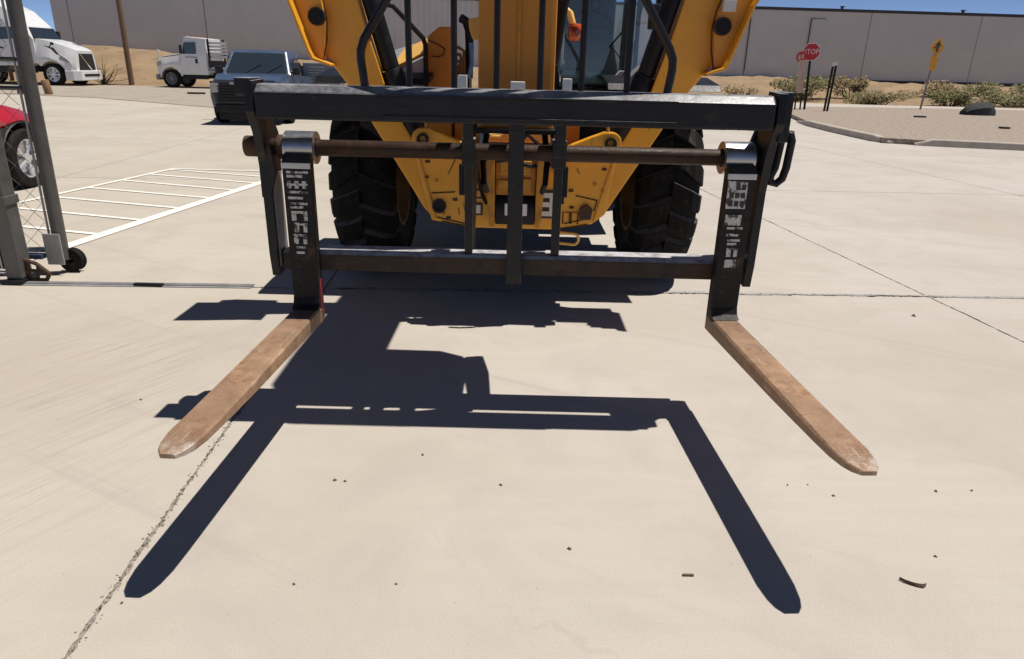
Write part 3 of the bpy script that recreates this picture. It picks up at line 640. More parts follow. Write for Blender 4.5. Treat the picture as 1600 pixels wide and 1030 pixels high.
q = MB(); q.tube([(.54 + .15 * math.cos(a), 5.66 + .07 * math.sin(a), 1.76 + .12 * math.sin(a)) for a in [k * 2 * PI / 20 for k in range(20)]], .014, 8, closed=True); q.cyl((.54, 5.66, 1.76), (.54, 5.55, 1.62), .02, 8); q.box(.40, .68, 5.655, 5.67, 1.75, 1.78, .004); q.build('steering_wheel', 'plastic', CB)
q = MB(); q.box(.37, .80, 6.0, 6.5, 1.30, 1.52, .05); q.box(.38, .79, 6.3, 6.42, 1.5, 2.08, .05); q.build('seat', 'seat', CB)
q = MB(); q.tube([(.62, 5.18, 1.62), (.70, 5.17, 1.72), (.725, 5.17, 1.76)], .006, 6); q.tube([(.70, 5.18, 1.55), (.655, 5.18, 1.60), (.625, 5.18, 1.62)], .004, 6); q.build('wiper', 'black', CB)
q = MB(); q.tube([(.52 + .03 * math.cos(a), 5.3, 1.90 + .055 * math.sin(a)) for a in [k * 2 * PI / 14 for k in range(14)]], .007, 6, closed=True); q.build('grab_ring', 'black', CB)
q = MB(); q.box(.70, .78, 5.14, 5.20, 1.40, 1.42, .004); q.prism([(.64, 1.40), (.70, 1.47), (.73, 1.47), (.70, 1.38)], 'y', 5.15, 5.19, .004); q.build('mirror_bracket', 'white_dull', CB)
q = MB(); q.prism([(.72, 1.42), (.80, 1.50), (.86, 1.52), (.84, 1.40), (.80, 1.36)], 'y', 4.9, 5.1, .01); q.build('cab_step_cover', 'grey', CB)
q = MB(); q.box(.88, .98, 5.22, 5.27, 1.74, 1.90, .01); q.cyl((.93, 5.26, 1.80), (.98, 5.44, 1.80), .012, 8); q.build('cab_mirror', 'plastic', CB)
# amber lamp on a yellow bent pipe from the boom
q = MB(); q.tube([(.0, 4.42, 1.02), (.0, 4.32, 1.72), (.05, 4.27, 1.785), (.175, 4.25, 1.785), (.25, 4.22, 1.785), (.275, 4.21, 1.765), (.292, 4.2, 1.71)], .019, 10); q.build('lamp_arm', 'cream', TH)
q = MB(); q.lathe([(-.045, .0), (-.04, .03), (-.01, .045), (.02, .045), (.045, .034), (.05, 0)], 'z', 18, (.305, 4.19, 1.665), closed=False); q.build('amber_lamp', 'amber', TH)
# engine side (left in view)
EN = MB(); EN.prism([(5.0, 1.02), (5.0, 1.42), (5.35, 1.52), (7.4, 1.66), (7.4, 1.02)], 'x', -1.05, -.60, .02); EN = EN.build('engine_hood', 'grey', TH)
q = MB(); q._add([(-.84, 4.88, 1.45), (-.60, 4.88, 1.56), (-.60, 5.22, 1.665), (-.80, 5.22, 1.575), (-.84, 4.90, 1.43), (-.60, 4.90, 1.54), (-.60, 5.24, 1.645), (-.80, 5.24, 1.555)], [(0, 1, 2, 3), (7, 6, 5, 4), (0, 4, 5, 1), (1, 5, 6, 2), (2, 6, 7, 3), (3, 7, 4, 0)], .006); q.build('hood_lid', 'cream', EN)
q = MB(); q.prism([(-.83, 1.36), (-.60, 1.42), (-.60, 1.535), (-.83, 1.425)], 'y', 4.91, 5.3, .006); q.build('hood_side', 'white_dull', EN)
q = MB(); q.prism([(-.598, 1.02), (-.445, 1.02), (-.445, 1.712), (-.52, 1.712), (-.598, 1.65)], 'y', 4.93, 5.35, .008); q.build('intake_box', 'boom', TH)
q = MB(); q.tube([(-.59, 4.925, 1.63), (-.52, 4.925, 1.60), (-.485, 4.925, 1.58), (-.49, 4.925, 1.545), (-.52, 4.925, 1.53), (-.57, 4.925, 1.532)], .004, 6); q.build('panel_seam', 'rust_dark', TH)
q = MB(); q.tube([(-.96, 4.85, 1.90), (-.87, 4.85, 1.835), (-.80, 4.85, 1.82), (-.62, 4.88, 1.64), (-.605, 4.88, 1.60), (-.605, 4.88, 1.30)], .016, 8); q.build('handrail', 'black', TH)
q = MB(); q.tube([(-.335, 5.05, 1.40), (-.33, 5.05, 1.60), (-.335, 5.05, 1.70), (-.355, 5.04, 1.755), (-.385, 5.02, 1.77)], .028, 12); q.build('exhaust_pipe', 'black', TH)
for k in range(3):
    q = MB(); z = 1.60 - .045 * k; q.tube([(-.45, 5.0, z), (-.40 + .012 * k, 5.0, z - .01), (-.365 - .018 * k, 5.0, z - .03), (-.36 - .018 * k, 5.0, 1.43)], .011, 8); q.build('coolant_pipe', 'rim', TH)
q = MB(); q.box(-.45, -.33, 5.02, 5.3, 1.0, 1.47, .01); q.build('engine_block', 'black', TH)
q = MB(); q.tube([(-.32, 5.0, 1.62), (-.31, 4.98, 1.5), (-.33, 4.98, 1.40)], .014, 8); q.build('hose', 'blue', TH)
# ------------------------------------------------------------------ fork carriage
FC = thing('fork_carriage', 'black fork carriage with load guard and two rusty forks on the telehandler boom', 'fork carriage')
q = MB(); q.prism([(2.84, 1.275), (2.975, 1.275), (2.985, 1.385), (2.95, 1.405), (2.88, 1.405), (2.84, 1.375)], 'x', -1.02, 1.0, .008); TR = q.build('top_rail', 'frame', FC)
q = MB(); q.box(-.52, .62, 2.832, 2.8385, 1.292, 1.30, .002); q.box(-.52, .62, 2.832, 2.8385, 1.372, 1.378, .002); q.build('rail_lip', 'frame', TR)
q = MB(); q.prism([(2.972, .628), (3.115, .628), (3.115, .704), (3.10, .712), (2.99, .712), (2.972, .70)], 'x', -1.01, .985, .006); q.build('bottom_rail', 'rail_low', FC)
q = MB(); q.cyl((-1.13, 3.02, 1.15), (1.06, 3.02, 1.15), .034, 24, .004); SH = q.build('fork_shaft', 'shaft', FC)
q = MB(); q.cyl((-1.14, 3.02, 1.15), (-1.075, 3.02, 1.15), .043, 20, .006); q.build('shaft_nut', 'rust_dark', SH)
q = MB(); q.cyl((-1.0, 3.02, 1.15), (-.965, 3.02, 1.15), .05, 20, .005); q.build('shaft_collar', 'rust_dark', SH)
def plate(sx):
    P = [(2.86, 1.415), (2.99, 1.42), (3.03, 1.30), (3.12, 1.20), (3.12, 1.05), (3.06, .90), (3.10, .70), (3.09, .615), (2.97, .60), (2.955, .70), (2.95, 1.02), (2.93, 1.12), (2.90, 1.22), (2.85, 1.30)]
    x = 1.045 if sx < 0 else 1.03
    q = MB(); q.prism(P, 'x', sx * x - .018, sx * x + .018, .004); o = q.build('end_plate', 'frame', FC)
    q = MB(); q.prism([(sx * (x + .017), 1.20), (sx * (x - .035), 1.17), (sx * (x - .05), 1.05), (sx * (x - .017), .95), (sx * (x + .017), .95)], 'y', 2.935, 2.955, .004) if sx < 0 else q.prism([(x - .02, 1.27), (x - .07, 1.10), (x - .02, 1.0), (x + .014, 1.0), (x + .014, 1.27)], 'y', 3.07, 3.09, .004)
    q.build('gusset', 'frame', o); return o
both(plate)
q = MB(); q.box(-1.0268, -1.020, 2.975, 3.085, .64, 1.04, .002); q.build('sunlit_strip', 'grey', FC)  # sunlight on the plate's inner face, put in as a grey strip
q = MB(); q.box(1.035, 1.075, 2.87, 3.0, 1.23, 1.42, .006); q.build('end_cap', 'frame', FC)
q = MB(); q.box(-1.10, -1.035, 2.86, 2.995, 1.36, 1.425, .006); q.build('end_cap', 'frame', FC)
for x, w, z0, mm in ((-.20, .034, .712, 'frame'), (0.0, .064, .600, 'frame'), (.18, .036, .712, 'frame')):
    q = MB()
    if w > .05: q.box(x - w / 2, x + w / 2, 2.925, 2.968, z0, 1.274, .005)
    else: q.box(x - w / 2, x + w / 2, 3.0, 3.05, .713, 1.11, .005); q.box(x - w / 2 - .004, x + w / 2 + .004, 2.95, 3.0, 1.19, 1.274, .005); q.box(x - w / 2 - .012, x + w / 2 + .012, 2.985, 3.07, 1.09, 1.205, .006)
    q.build('upright', mm, FC)
# small white brackets standing behind the carriage rail
for (a, b, c, d, w) in ((-.262, -.207, 1.375, 1.452, 1), (-.03, .028, 1.375, 1.432, 0), (.18, .217, 1.375, 1.448, 0)):
    q = MB(); q.prism([(a + .02 * w, d), (b, d), (b, c), (b - .018, c), (b - .02, c + .03), (a + .01, c + .03), (a, c)], 'y', 2.982, 3.03, .003); q.build('rail_bracket', 'white_dull', FC)
# load guard: bent outer tubes and bars
YG = 2.905
q = MB()
q.tube([(-.60, YG, 1.40), (-.612, YG, 1.50), (-.61, YG, 1.535), (-.595, YG, 1.575), (-.50, YG, 1.72), (-.27, YG, 2.08), (-.24, YG, 2.11), (.24, YG, 2.11), (.27, YG, 2.08), (.475, YG, 1.73), (.58, YG, 1.565), (.595, YG, 1.53), (.597, YG, 1.49), (.585, YG, 1.40)], .0165, 10)
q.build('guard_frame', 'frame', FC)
for x in (-.425, -.25, -.085, .085, .247, .425):
    top = 2.10 if abs(x) < .3 else 1.835
    q = MB(); q.cyl((x, YG, 1.40), (x, YG, top), .0125, 10); q.build('guard_bar', 'black', FC)
q = MB(); q.tube([(1.085, 2.97, 1.235), (1.098, 2.97, 1.262), (1.118, 2.97, 1.258), (1.128, 2.97, 1.23), (1.122, 2.97, 1.12), (1.112, 2.97, 1.075), (1.09, 2.97, 1.055), (1.066, 2.97, 1.06), (1.062, 2.97, 1.085), (1.075, 2.97, 1.12)], .0165, 10, closed=True); q.build('chain_loop', 'black', FC)
def fork(cx, yaw, stick):
    f = thing('fork', '', ''); f.parent = FC; f.location = (cx, 2.92, 0); f.rotation_euler = (0, 0, yaw)
    for k in ('label', 'category'): del f[k]
    w = .0585
    # blade: side profile in (y, z), plan shape tapering to a clipped tip
    st = [(.05, 1.0, .475, .405), (.0, 1.0, .472, .405), (-.25, 1.0, .472, .412), (-.7, 1.0, .472, .425), (-1.02, 1.0, .472, .44)]
    tip = [(-1.02, 1.0, .472, .44), (-1.12, .97, .472, .445), (-1.18, .84, .471, .448), (-1.215, .66, .470, .451), (-1.24, .36, .468, .454)]
    def rings(L):
        out = []
        for (y, k, z1, z0) in L:
            b = .008 if z1 - z0 > .03 else .004; x = w * k
            out.append([(-x, y, z0), (x, y, z0), (x, y, z1 - b), (x - b, y, z1), (-x + b, y, z1), (-x, y, z1 - b)])
        return out
    q = MB(); q.loft(rings(st + tip[1:])); q.build('blade', 'rust', f)
    # shank with heel radius
    pr = [(.052, .42), (.045, .405), (0.0, .405)]
    q = MB(); q.prism([(.055, .44), (.055, 1.13), (.012, 1.13), (.0, 1.10), (.0, .52), (-.012, .49), (-.045, .474), (-.02, .4735), (.04, .46)], 'x', -w, w, .004); sk = q.build('shank', 'shank', f)
    # eye around the shaft
    q = MB(); q.lathe([(-.0625, .067), (.0625, .067), (.0625, .0385), (-.0625, .0385)], 'x', 32, (0, .10, 1.15)); q.build('eye', 'steel', f)
    q = MB(); q.box(-.0605, .0605, -.004, .006, 1.075, 1.10, .003); q.build('wear_plate', 'steel', f)
    random.seed(stick)
    q = MB(); z = 1.068
    if stick == 2:
        dk = MB()
        q.box(-.055, .028, -.003, -.0005, .955, 1.07, .001)
        for r_ in range(3):
            for c_ in range(3):
                if (r_, c_) == (2, 0): continue
                dk.box(-.045 + c_ * .024, -.027 + c_ * .024, -.0045, -.0032, .965 + r_ * .034, .988 + r_ * .034, .0005)
        dk.build('decal_print', 'decal_dark', sk); z = .93; z1 = .72
        q.box(-.05, .02, -.003, -.0005, .885, .93, .001); z = .88
    else: z1 = .72
    x0, x1 = -.045, .05
    while z > z1:      # worn stencil letters running down the shank
        h = random.uniform(.03, .045); k = random.random()
        L = x0 + (1.07 - z) * .06 + random.uniform(-.004, .006); Rr = x1 - (1.07 - z) * .10
        if k < .4:
            q.box(L, Rr, -.003, -.0005, z - .011, z, .0008); q.box(L, L + .02, -.003, -.0005, z - h, z - .0115, .0008)
            q.box(Rr - .016, Rr, -.003, -.0005, z - h, z - .0115, .0008)
        elif k < .75:
            for t in (0, .36, .72): q.box(L + (Rr - L) * t, L + (Rr - L) * t + .017, -.003, -.0005, z - h, z - .003, .0008)
            q.box(L, Rr, -.0036, -.0031, z - h * .65, z - h * .4, .0003)
        else:
            q.box(L, Rr, -.003, -.0005, z - .012, z - .002, .0008); q.box(L, Rr * .5, -.003, -.0005, z - h + .003, z - h + .014, .0008)
        z -= h + .008
    q.build('stencil_lettering', 'decal', sk)
    return f
fl = fork(-.905, -.033, 1); fr = fork(.93, .057, 2)
q = MB(); q.box(.0586, .0605, .015, .035, .44, .60, .0005); q.build('red_tape', 'red_mark', fl)
random.seed(11)

# ------------------------------------------------------------------ rolling gate on the left
GT = thing('rolling_gate', 'grey tube chain-link rolling gate end with small black wheel at left edge', 'gate')
def sq(name, x0, x1, y0, y1, z0, z1, m, par, b=.006): q = MB(); q.box(x0, x1, y0, y1, z0, z1, b); return q.build(name, m, par)
q = MB(); q.cyl((-3.262, 4.9, .10), (-3.225, 4.9, 2.3), .045, 20); q.build('end_post', 'galv', GT)
q = MB(); q.cyl((-3.33, 4.9, .2), (-3.30, 4.9, 2.3), .008, 8); q.build('tension_bar', 'galv_light', GT)
for z in (1.27, 1.45): q = MB(); q.cyl((-9.0, 4.9, z + .02), (-3.3, 4.9, z), .014, 8); q.build('mid_rail', 'galv', GT)
q = MB(); q.cyl((-9.0, 4.9, .165), (-3.3, 4.9, .165), .02, 10); q.build('bottom_rail', 'galv_light', GT)
q = MB()
for k in range(-24, 46):
    for s_ in (1, -1):
        x = -9 + k * .13; a = [x, .17]; b = [x + 2.1, 2.27]
        if s_ < 0: a, b = [x, 2.27], [x + 2.1, .17]
        pts = []
        def clip(a, b):
            (xa, za), (xb, zb) = a, b
            for lim, sg in ((-9.0, 1), (-3.34, -1)):
                if sg * (xa - lim) < 0 and sg * (xb - lim) < 0: return None
                if sg * (xa - lim) < 0: t = (lim - xa) / (xb - xa); xa, za = lim, za + t * (zb - za)
                if sg * (xb - lim) < 0: t = (lim - xa) / (xb - xa); xb, zb = lim, za + t * (zb - za)
            return (xa, za), (xb, zb)
        r_ = clip(a, b)
        if r_ and abs(r_[0][0] - r_[1][0]) > .02: q.tube([(r_[0][0], 4.9 + s_ * .002, r_[0][1]), (r_[1][0], 4.9 + s_ * .002, r_[1][1])], .0016, 4, caps=False)
o = q.build('chain_link', 'galv', GT); o['kind'] = 'stuff'
q = MB(); q.box(-3.335, -3.215, 4.83, 4.842, .075, .30, .004); q.build('wheel_plate', 'galv_light', GT)
q = MB(); q.box(-3.31, -3.24, 4.842, 4.93, .10, .13, .004); q.build('axle_block', 'black', GT)
q = MB(); q.lathe([(-.03, .085), (-.012, .07), (.012, .07), (.03, .085), (.03, .02), (-.03, .02)], 'y', 26, (-3.215, 4.93, .088)); q.build('wheel', 'rubber', GT)
q = MB(); q.box(-3.50, -3.35, 4.80, 4.86, .12, .155, .004); q.build('guide_bar', 'navy', GT)
GP = thing('gate_post', 'dark square steel gate post with perforated foot bracket standing on the track', 'post')
sq('post_tube', -3.485, -3.375, 4.60, 4.72, .03, 2.4, 'galv', GP, .012)
sq('channel', -3.545, -3.4855, 4.62, 4.70, .1, 2.4, 'black', GP); sq('channel_edge', -3.512, -3.499, 4.608, 4.619, .1, 2.4, 'galv_light', GP, .002)
sq('clamp', -3.60, -3.365, 4.585, 4.73, .54, .60, 'galv', GP)
q = MB()
tri = [(-3.42, .175), (-3.30, .13), (-3.22, .06), (-3.25, .015), (-3.38, .012), (-3.44, .05)]
for a, b in zip(tri, tri[1:] + tri[:1]): q.cyl((a[0], 4.66, a[1]), (b[0], 4.66, b[1]), .014, 8)
for a, b in (((-3.36, .15), (-3.36, .012)), ((-3.44, .09), (-3.24, .075)), ((-3.29, .12), (-3.31, .012))): q.cyl((a[0], 4.66, a[1]), (b[0], 4.66, b[1]), .011, 8)
q.build('foot_bracket', 'rust_dark', GP)
sq('foot_plate', -3.50, -3.36, 4.56, 4.76, .004, .03, 'black', GP)
q = MB(); q.tube([(-3.60, 4.62, .16), (-3.59, 4.62, .075), (-3.55, 4.62, .06), (-3.52, 4.62, .16)], .008, 8); q.build('hook', 'galv_light', GP)
q = MB()
a, b = Vector((*node(-2, 0), .004)), Vector((*node(0, 0), .004))
q.quad([a + Vector((0, -.05, 0)), b + Vector((-.5, -.05, 0)), b + Vector((-.5, .05, 0)), a + Vector((0, .05, 0))])
for y in (-.012, .012): q.cyl(a + Vector((0, y, .004)), b + Vector((-.5, y, .004)), .006, 6)
tag(q.build('gate_track', 'track'), 'flat grey steel gate track laid across the concrete joint', 'track')
q = MB(); q.box(-2.62, -2.42, 4.60, 4.635, .008, .022, .004); tag(q.build('track_stop', 'black'), 'small black metal block lying on the grey gate track', 'block')

# ------------------------------------------------------------------ vehicles
def road_wheel(par, x, y, r, w, m='alloy', spokes=7, side=1, axis='y'):
    q = MB(); q.lathe([(-w / 2, r * .66), (-w / 2, r * .93), (-w * .36, r), (w * .36, r), (w / 2, r * .93), (w / 2, r * .66)], axis, 32); o = q.build('wheel', 'rubber', par); o.location = (x, y, r)
    q = MB(); q.lathe([(-w * .42, r * .68), (-w * .42, r * .60), (w * .1, r * .57), (w * .42, r * .60), (w * .42, r * .68)], axis, 28)
    s_ = side * w * .30
    for k in range(spokes):
        a = 2 * PI * k / spokes
        for da in ((-.13, .13) if spokes < 6 else (0,)):
            p0 = Vector((.10 * r * math.cos(a), s_, .10 * r * math.sin(a))); p1 = Vector((.61 * r * math.cos(a + da), s_ * 1.05, .61 * r * math.sin(a + da)))
            q.cyl(p0, p1, r * .055, 6, r2=r * .075)
    q.cyl((0, s_ * .8, 0), (0, s_ * 1.25, 0), r * .17, 14); q.cyl((0, -side * w * .1, 0), (0, -side * w * .05, 0), r * .6, 18)
    q.build('rim', m, o); return o
def body(name, sts, m, par, bev=.0):
    """sts: (x, half_width, z_bottom, z_belt, z_top, top_inset)"""
    rings = []
    for (x, w, zb, zm, zt, ins) in sts:
        rings.append([(x, -w * .96, zb), (x, -w, (zb + zm) / 2), (x, -w * .985, zm), (x, -w + ins, zt), (x, w - ins, zt), (x, w * .985, zm), (x, w, (zb + zm) / 2), (x, w * .96, zb)])
    q = MB(); q.loft(rings, smooth=True); return q.build(name, m, par, ang=28)
def arch_sts(L, axles, R):
    """insert stations so the lower edge follows the wheel arches"""
    def interp(x):
        for a, b in zip(L[:-1], L[1:]):
            if a[0] <= x <= b[0]:
                t = (x - a[0]) / (b[0] - a[0]) if b[0] > a[0] else 0
                return [a[i] + (b[i] - a[i]) * t for i in range(6)]
    xs = set(l[0] for l in L)
    for c, zc in axles:
        for k in range(-6, 7):
            x = c + R * math.sin(k * PI / 12)
            if L[0][0] < x < L[-1][0]: xs.add(round(x, 4))
        for e in (-1, 1):
            if L[0][0] < c + e * (R + .002) < L[-1][0]: xs.add(c + e * (R + .002))
    out = []
    for x in sorted(xs):
        s_ = interp(x)
        for c, zc in axles:
            d = x - c
            if abs(d) <= R + 1e-6: s_[2] = max(s_[2], zc + math.sqrt(max(0, R * R - d * d)))
        s_[3] = max(s_[3], s_[2] + .03); s_[4] = max(s_[4], s_[3] + .02); out.append(tuple(s_))
    return out
# red car: nose points away from the camera, its right flank faces the yard
RC = thing('parked_car', 'red car nose with black lower flank and silver alloy wheel behind the gate', 'car', (-6.56, 6.95, 0), PI / 2)
up = arch_sts([(-2.25, .70, .70, .74, .82, .15), (-1.9, .85, .70, .80, .98, .12), (-.9, .89, .70, .84, 1.02, .10), (.7, .89, .70, .82, .99, .12), (1.35, .88, .70, .79, .92, .16), (1.75, .82, .68, .75, .85, .2), (2.02, .68, .66, .69, .73, .2)], [(1.35, .34), (-1.35, .34)], .40)
body('body', up, 'red', RC)
lo = arch_sts([(-2.28, .66, .2, .5, .697, .01), (-1.9, .86, .2, .5, .697, .01), (1.35, .883, .2, .5, .697, .01), (1.75, .82, .2, .5, .677, .01), (2.08, .66, .22, .5, .657, .02)], [(1.35, .34), (-1.35, .34)], .39)
body('lower_cladding', lo, 'plastic', RC)
cl = MB(); cl.loft([[(-1.7, -.70, .98), (-1.7, .70, .98), (-1.5, .6, 1.02), (-1.5, -.6, 1.02)], [(-1.0, -.75, 1.0), (-1.0, .75, 1.0), (-.8, .58, 1.42), (-.8, -.58, 1.42)], [(.75, -.76, .97), (.75, .76, .97), (-.1, .6, 1.43), (-.1, -.6, 1.43)]], bev=.03); cl.build('greenhouse', 'vglass', RC)
sq('belt_strip', -1.0, .92, -.905, -.888, .60, .615, 'sign_red', RC, .002); 
for x in (1.35, -1.35):
    for s_ in (-1, 1): road_wheel(RC, x, s_ * .79, .335, .21, 'alloy', 5, s_)
# navy pickup facing the camera
PK = thing('pickup_truck', 'dark blue pickup with black grille parked facing the yard, left of the telehandler', 'pickup', (-6.58, 19.28, 0), -1.435)
bs = arch_sts([(-2.9, .84, .45, .78, 1.0, .03), (-.4, .86, .42, .82, 1.06, .03), (.9, .86, .42, .84, 1.13, .08), (1.9, .85, .42, .86, 1.11, .14), (2.15, .84, .40, .86, 1.06, .16), (2.25, .80, .40, .84, 1.0, .16)], [(1.45, .36), (-1.75, .36)], .42)
body('body', bs, 'navy', PK)
cab_ = MB(); cab_.loft([[(-.75, -.83, 1.05), (-.75, .83, 1.05), (-.70, .72, 1.58), (-.70, -.72, 1.58)], [(-.45, -.83, 1.05), (-.45, .83, 1.05), (-.5, .70, 1.66), (-.5, -.70, 1.66)], [(.25, -.83, 1.07), (.25, .83, 1.07), (.22, .69, 1.67), (.22, -.69, 1.67)], [(.96, -.82, 1.10), (.96, .82, 1.10), (.38, .66, 1.62), (.38, -.66, 1.62)]], bev=.03); cab_.build('cabin', 'navy', PK)
q = MB(); q._add([(.985, -.72, 1.13), (.985, .72, 1.13), (.46, .60, 1.60), (.46, -.60, 1.60), (.95, -.72, 1.10), (.95, .72, 1.10), (.42, .60, 1.57), (.42, -.60, 1.57)], [(0, 1, 2, 3), (7, 6, 5, 4), (0, 4, 5, 1), (1, 5, 6, 2), (2, 6, 7, 3), (3, 7, 4, 0)]); q.build('windshield', 'vglass', PK)
for s_ in (-1, 1):
    q = MB(); q.cyl((.97, s_ * .775, 1.11), (.41, s_ * .645, 1.62), .026, 8); q.build('windshield_pillar', 'white' if s_ > 0 else 'navy', PK)
    q = MB(); q.prism([(-.42, 1.12), (.6, 1.13), (.28, 1.5), (-.40, 1.5)], 'y', s_ * .80 - .012, s_ * .80 + .02, .004); q.build('side_window', 'vglass', PK)
q = MB(); q._add([(2.255, -.70, .48), (2.255, .70, .48), (2.255, .80, .97), (2.255, -.80, .97), (2.32, -.66, .48), (2.32, .66, .48), (2.32, .78, .96), (2.32, -.78, .96)], [(0, 1, 2, 3), (7, 6, 5, 4), (0, 4, 5, 1), (1, 5, 6, 2), (2, 6, 7, 3), (3, 7, 4, 0)], .012); GRL = q.build('grille', 'plastic', PK)
for k in range(6): q = MB(); z = .53 + k * .062; q.box(2.322, 2.35, -.62, .62, z, z + .028, .004); q.build('grille_slat', 'black', GRL)
for k, (yy, ww) in enumerate(((-.28, .10), (-.15, .10), (-.02, .09), (.12, .12), (.27, .10))): q = MB(); q.box(2.322, 2.345, yy - ww / 2, yy + ww / 2 - .015, .905, .955, .006); q.build('chrome_letter_block', 'chrome', GRL)
q = MB(); q.box(2.26, 2.345, -.70, .70, .28, .47, .02); q.box(2.2, 2.259, -.66, .66, .12, .279, .02); q.build('bumper', 'black', PK)
for s_ in (-1, 1):
    q = MB(); q.box(2.262, 2.328, s_ * .68 - .09, s_ * .68 + .09, .72, .93, .02); q.build('headlight', 'galv_light', PK)
sq('headache_rack', -.98, -.90, -.70, .70, 1.05, 1.58, 'blue', PK)
for x in (1.45, -1.75):
    for s_ in (-1, 1): road_wheel(PK, x, s_ * .77, .36, .24, 'grey', 6, s_)
for (x, y, w, h) in ((-1.3, .62, .14, .34), (-1.55, .60, .18, .30), (-1.9, .62, .2, .26)):
    q = MB(); q.cyl((x, y, 1.0), (x, y, 1.0 + h), w / 2, 12, .01); q.box(x - .03, x + .03, y - .1, y + .1, 1.0 + h, 1.04 + h, .005); q.build('gas_bottle', 'black', PK)
# grey louvred box and tan crate beyond the pickup
EB = thing('equipment_box', 'grey louvred equipment box standing on the asphalt behind the pickup', 'box', (-5.9, 22.6, 0))
q = MB(); q.box(-.55, .55, -.3, .3, .75, 1.38, .02); q.build('cabinet', 'grey', EB)
for k in range(6): q = MB(); z = .86 + .075 * k; q.box(-.40, .1, -.325, -.301, z, z + .035, .004); q.build('louvre', 'galv_light', EB)
for x in (-.45, .45): q = MB(); q.box(x - .05, x + .05, -.25, .25, 0.012, .749, .005); q.build('stand_leg', 'black', EB)
CR = thing('crate', 'tall tan plywood crate beside the grey louvred equipment box', 'crate', (-4.75, 22.6, .012))
for k in range(4): q = MB(); q.box(-.36 + k * .18, -.19 + k * .18, -.3, -.275, 0, 1.38, .004); q.build('plank', 'wood', CR)
q = MB(); q.box(-.35, .35, -.273, .3, .01, 1.36, .005); q.build('crate_body', 'wood', CR)

# white flatbed truck facing left
WT = thing('flatbed_truck', 'small white flatbed truck with slatted headboard facing left by the dirt bank', 'truck', (-15.9, 36.9, .01), PI - .05)
def lb(par, x0, x1, w, z0, z1, m, nm, bev=.04): q = MB(); q.box(x0, x1, -w, w, z0, z1, bev, seg=3); return q.build(nm, m, par)
hs = arch_sts([(.35, .84, .55, 1.2, 1.60, .12), (.8, .84, .50, 1.15, 1.54, .14), (1.3, .82, .45, 1.1, 1.44, .16), (1.62, .74, .45, 1.0, 1.28, .16)], [(.95, .42)], .52)
body('hood', hs, 'white', WT)
cb = MB(); cb.loft([[(-.95, -.86, .62), (-.95, .86, .62), (-.95, .86, 1.55), (-.95, .80, 2.26), (-.95, -.80, 2.26), (-.95, -.86, 1.55)], [(.1, -.86, .62), (.1, .86, .62), (.1, .86, 1.55), (.02, .78, 2.34), (.02, -.78, 2.34), (.1, -.86, 1.55)], [(.36, -.85, .62), (.36, .85, .62), (.36, .85, 1.56), (.16, .74, 2.28), (.16, -.74, 2.28), (.36, -.85, 1.56)]], bev=.03); cb.build('cabin', 'white', WT)
for s_ in (-1, 1):
    q = MB(); q.prism([(-.45, 1.56), (.20, 1.56), (.10, 2.06), (-.45, 2.08)], 'y', s_ * .845 - .02, s_ * .845 + .03, .006); q.build('side_window', 'vglass', WT)
    q = MB(); q.prism([(-.52, .75), (.28, .75), (.28, 1.48), (-.52, 1.48)], 'y', s_ * .862 - .003, s_ * .862 + .006, .002); q.build('door', 'white', WT)
    q = MB(); q.box(-.50, .1, s_ * .872 - .006, s_ * .872 + .006, 1.40, 1.43, .002); q.box(-.48, -.38, s_ * .872 - .006, s_ * .872 + .02, 1.14, 1.34, .004); q.build('door_handle', 'black', WT)
    q = MB(); q.box(-.9, .35, s_ * .8 - .06, s_ * .8 + .03, .42, .60, .01); q.build('step', 'black', WT)
q = MB(); q._add([(.385, -.72, 1.60), (.385, .72, 1.60), (.20, .66, 2.2), (.20, -.66, 2.2), (.35, -.72, 1.60), (.35, .72, 1.60), (.16, .66, 2.2), (.16, -.66, 2.2)], [(0, 1, 2, 3), (7, 6, 5, 4), (0, 4, 5, 1), (1, 5, 6, 2), (2, 6, 7, 3), (3, 7, 4, 0)]); q.build('windshield', 'vglass', WT)
q = MB(); q.box(1.55, 1.72, -.82, .82, .35, .60, .03); q.build('bumper', 'grey', WT)
q = MB(); q.box(1.60, 1.645, -.45, .45, .70, 1.12, .02); q.build('grille', 'plastic', WT)
q = MB(); q.cyl((1.45, .78, 1.3), (1.45, .82, 1.62), .02, 8); q.box(1.41, 1.49, .76, .88, 1.62, 1.72, .01); q.build('hood_mirror', 'white_dull', WT)
lb(WT, -4.2, -1.0, .95, .80, .92, 'grey', 'flatbed', .01); lb(WT, -4.0, .6, .36, .45, .70, 'black', 'chassis', .01)
for k in range(5):
    q = MB(); q.box(-1.95 , -1.05, .78 - .02, .78, 1.40 + k * .155, 1.50 + k * .155, .006) ; q.build('rack_slat', 'white_dull', WT)
    q = MB(); q.box(-1.16, -1.12, -.86, .74, 1.40 + k * .155, 1.50 + k * .155, .006) ; q.build('rack_slat', 'white_dull', WT)
for y in (-.88, .80): q = MB(); q.box(-1.11, -1.03, y, y + .08, .93, 2.25, .008); q.build('rack_post', 'black', WT)
q = MB(); q.box(-1.9, -1.0, .80, .90, .98, 1.28, .02); q.build('tool_box', 'plastic', WT)
for x in (.95, -2.9):
    for s_ in (-1, 1): road_wheel(WT, x, s_ * .72, .42, .26, 'grey', 8, s_)

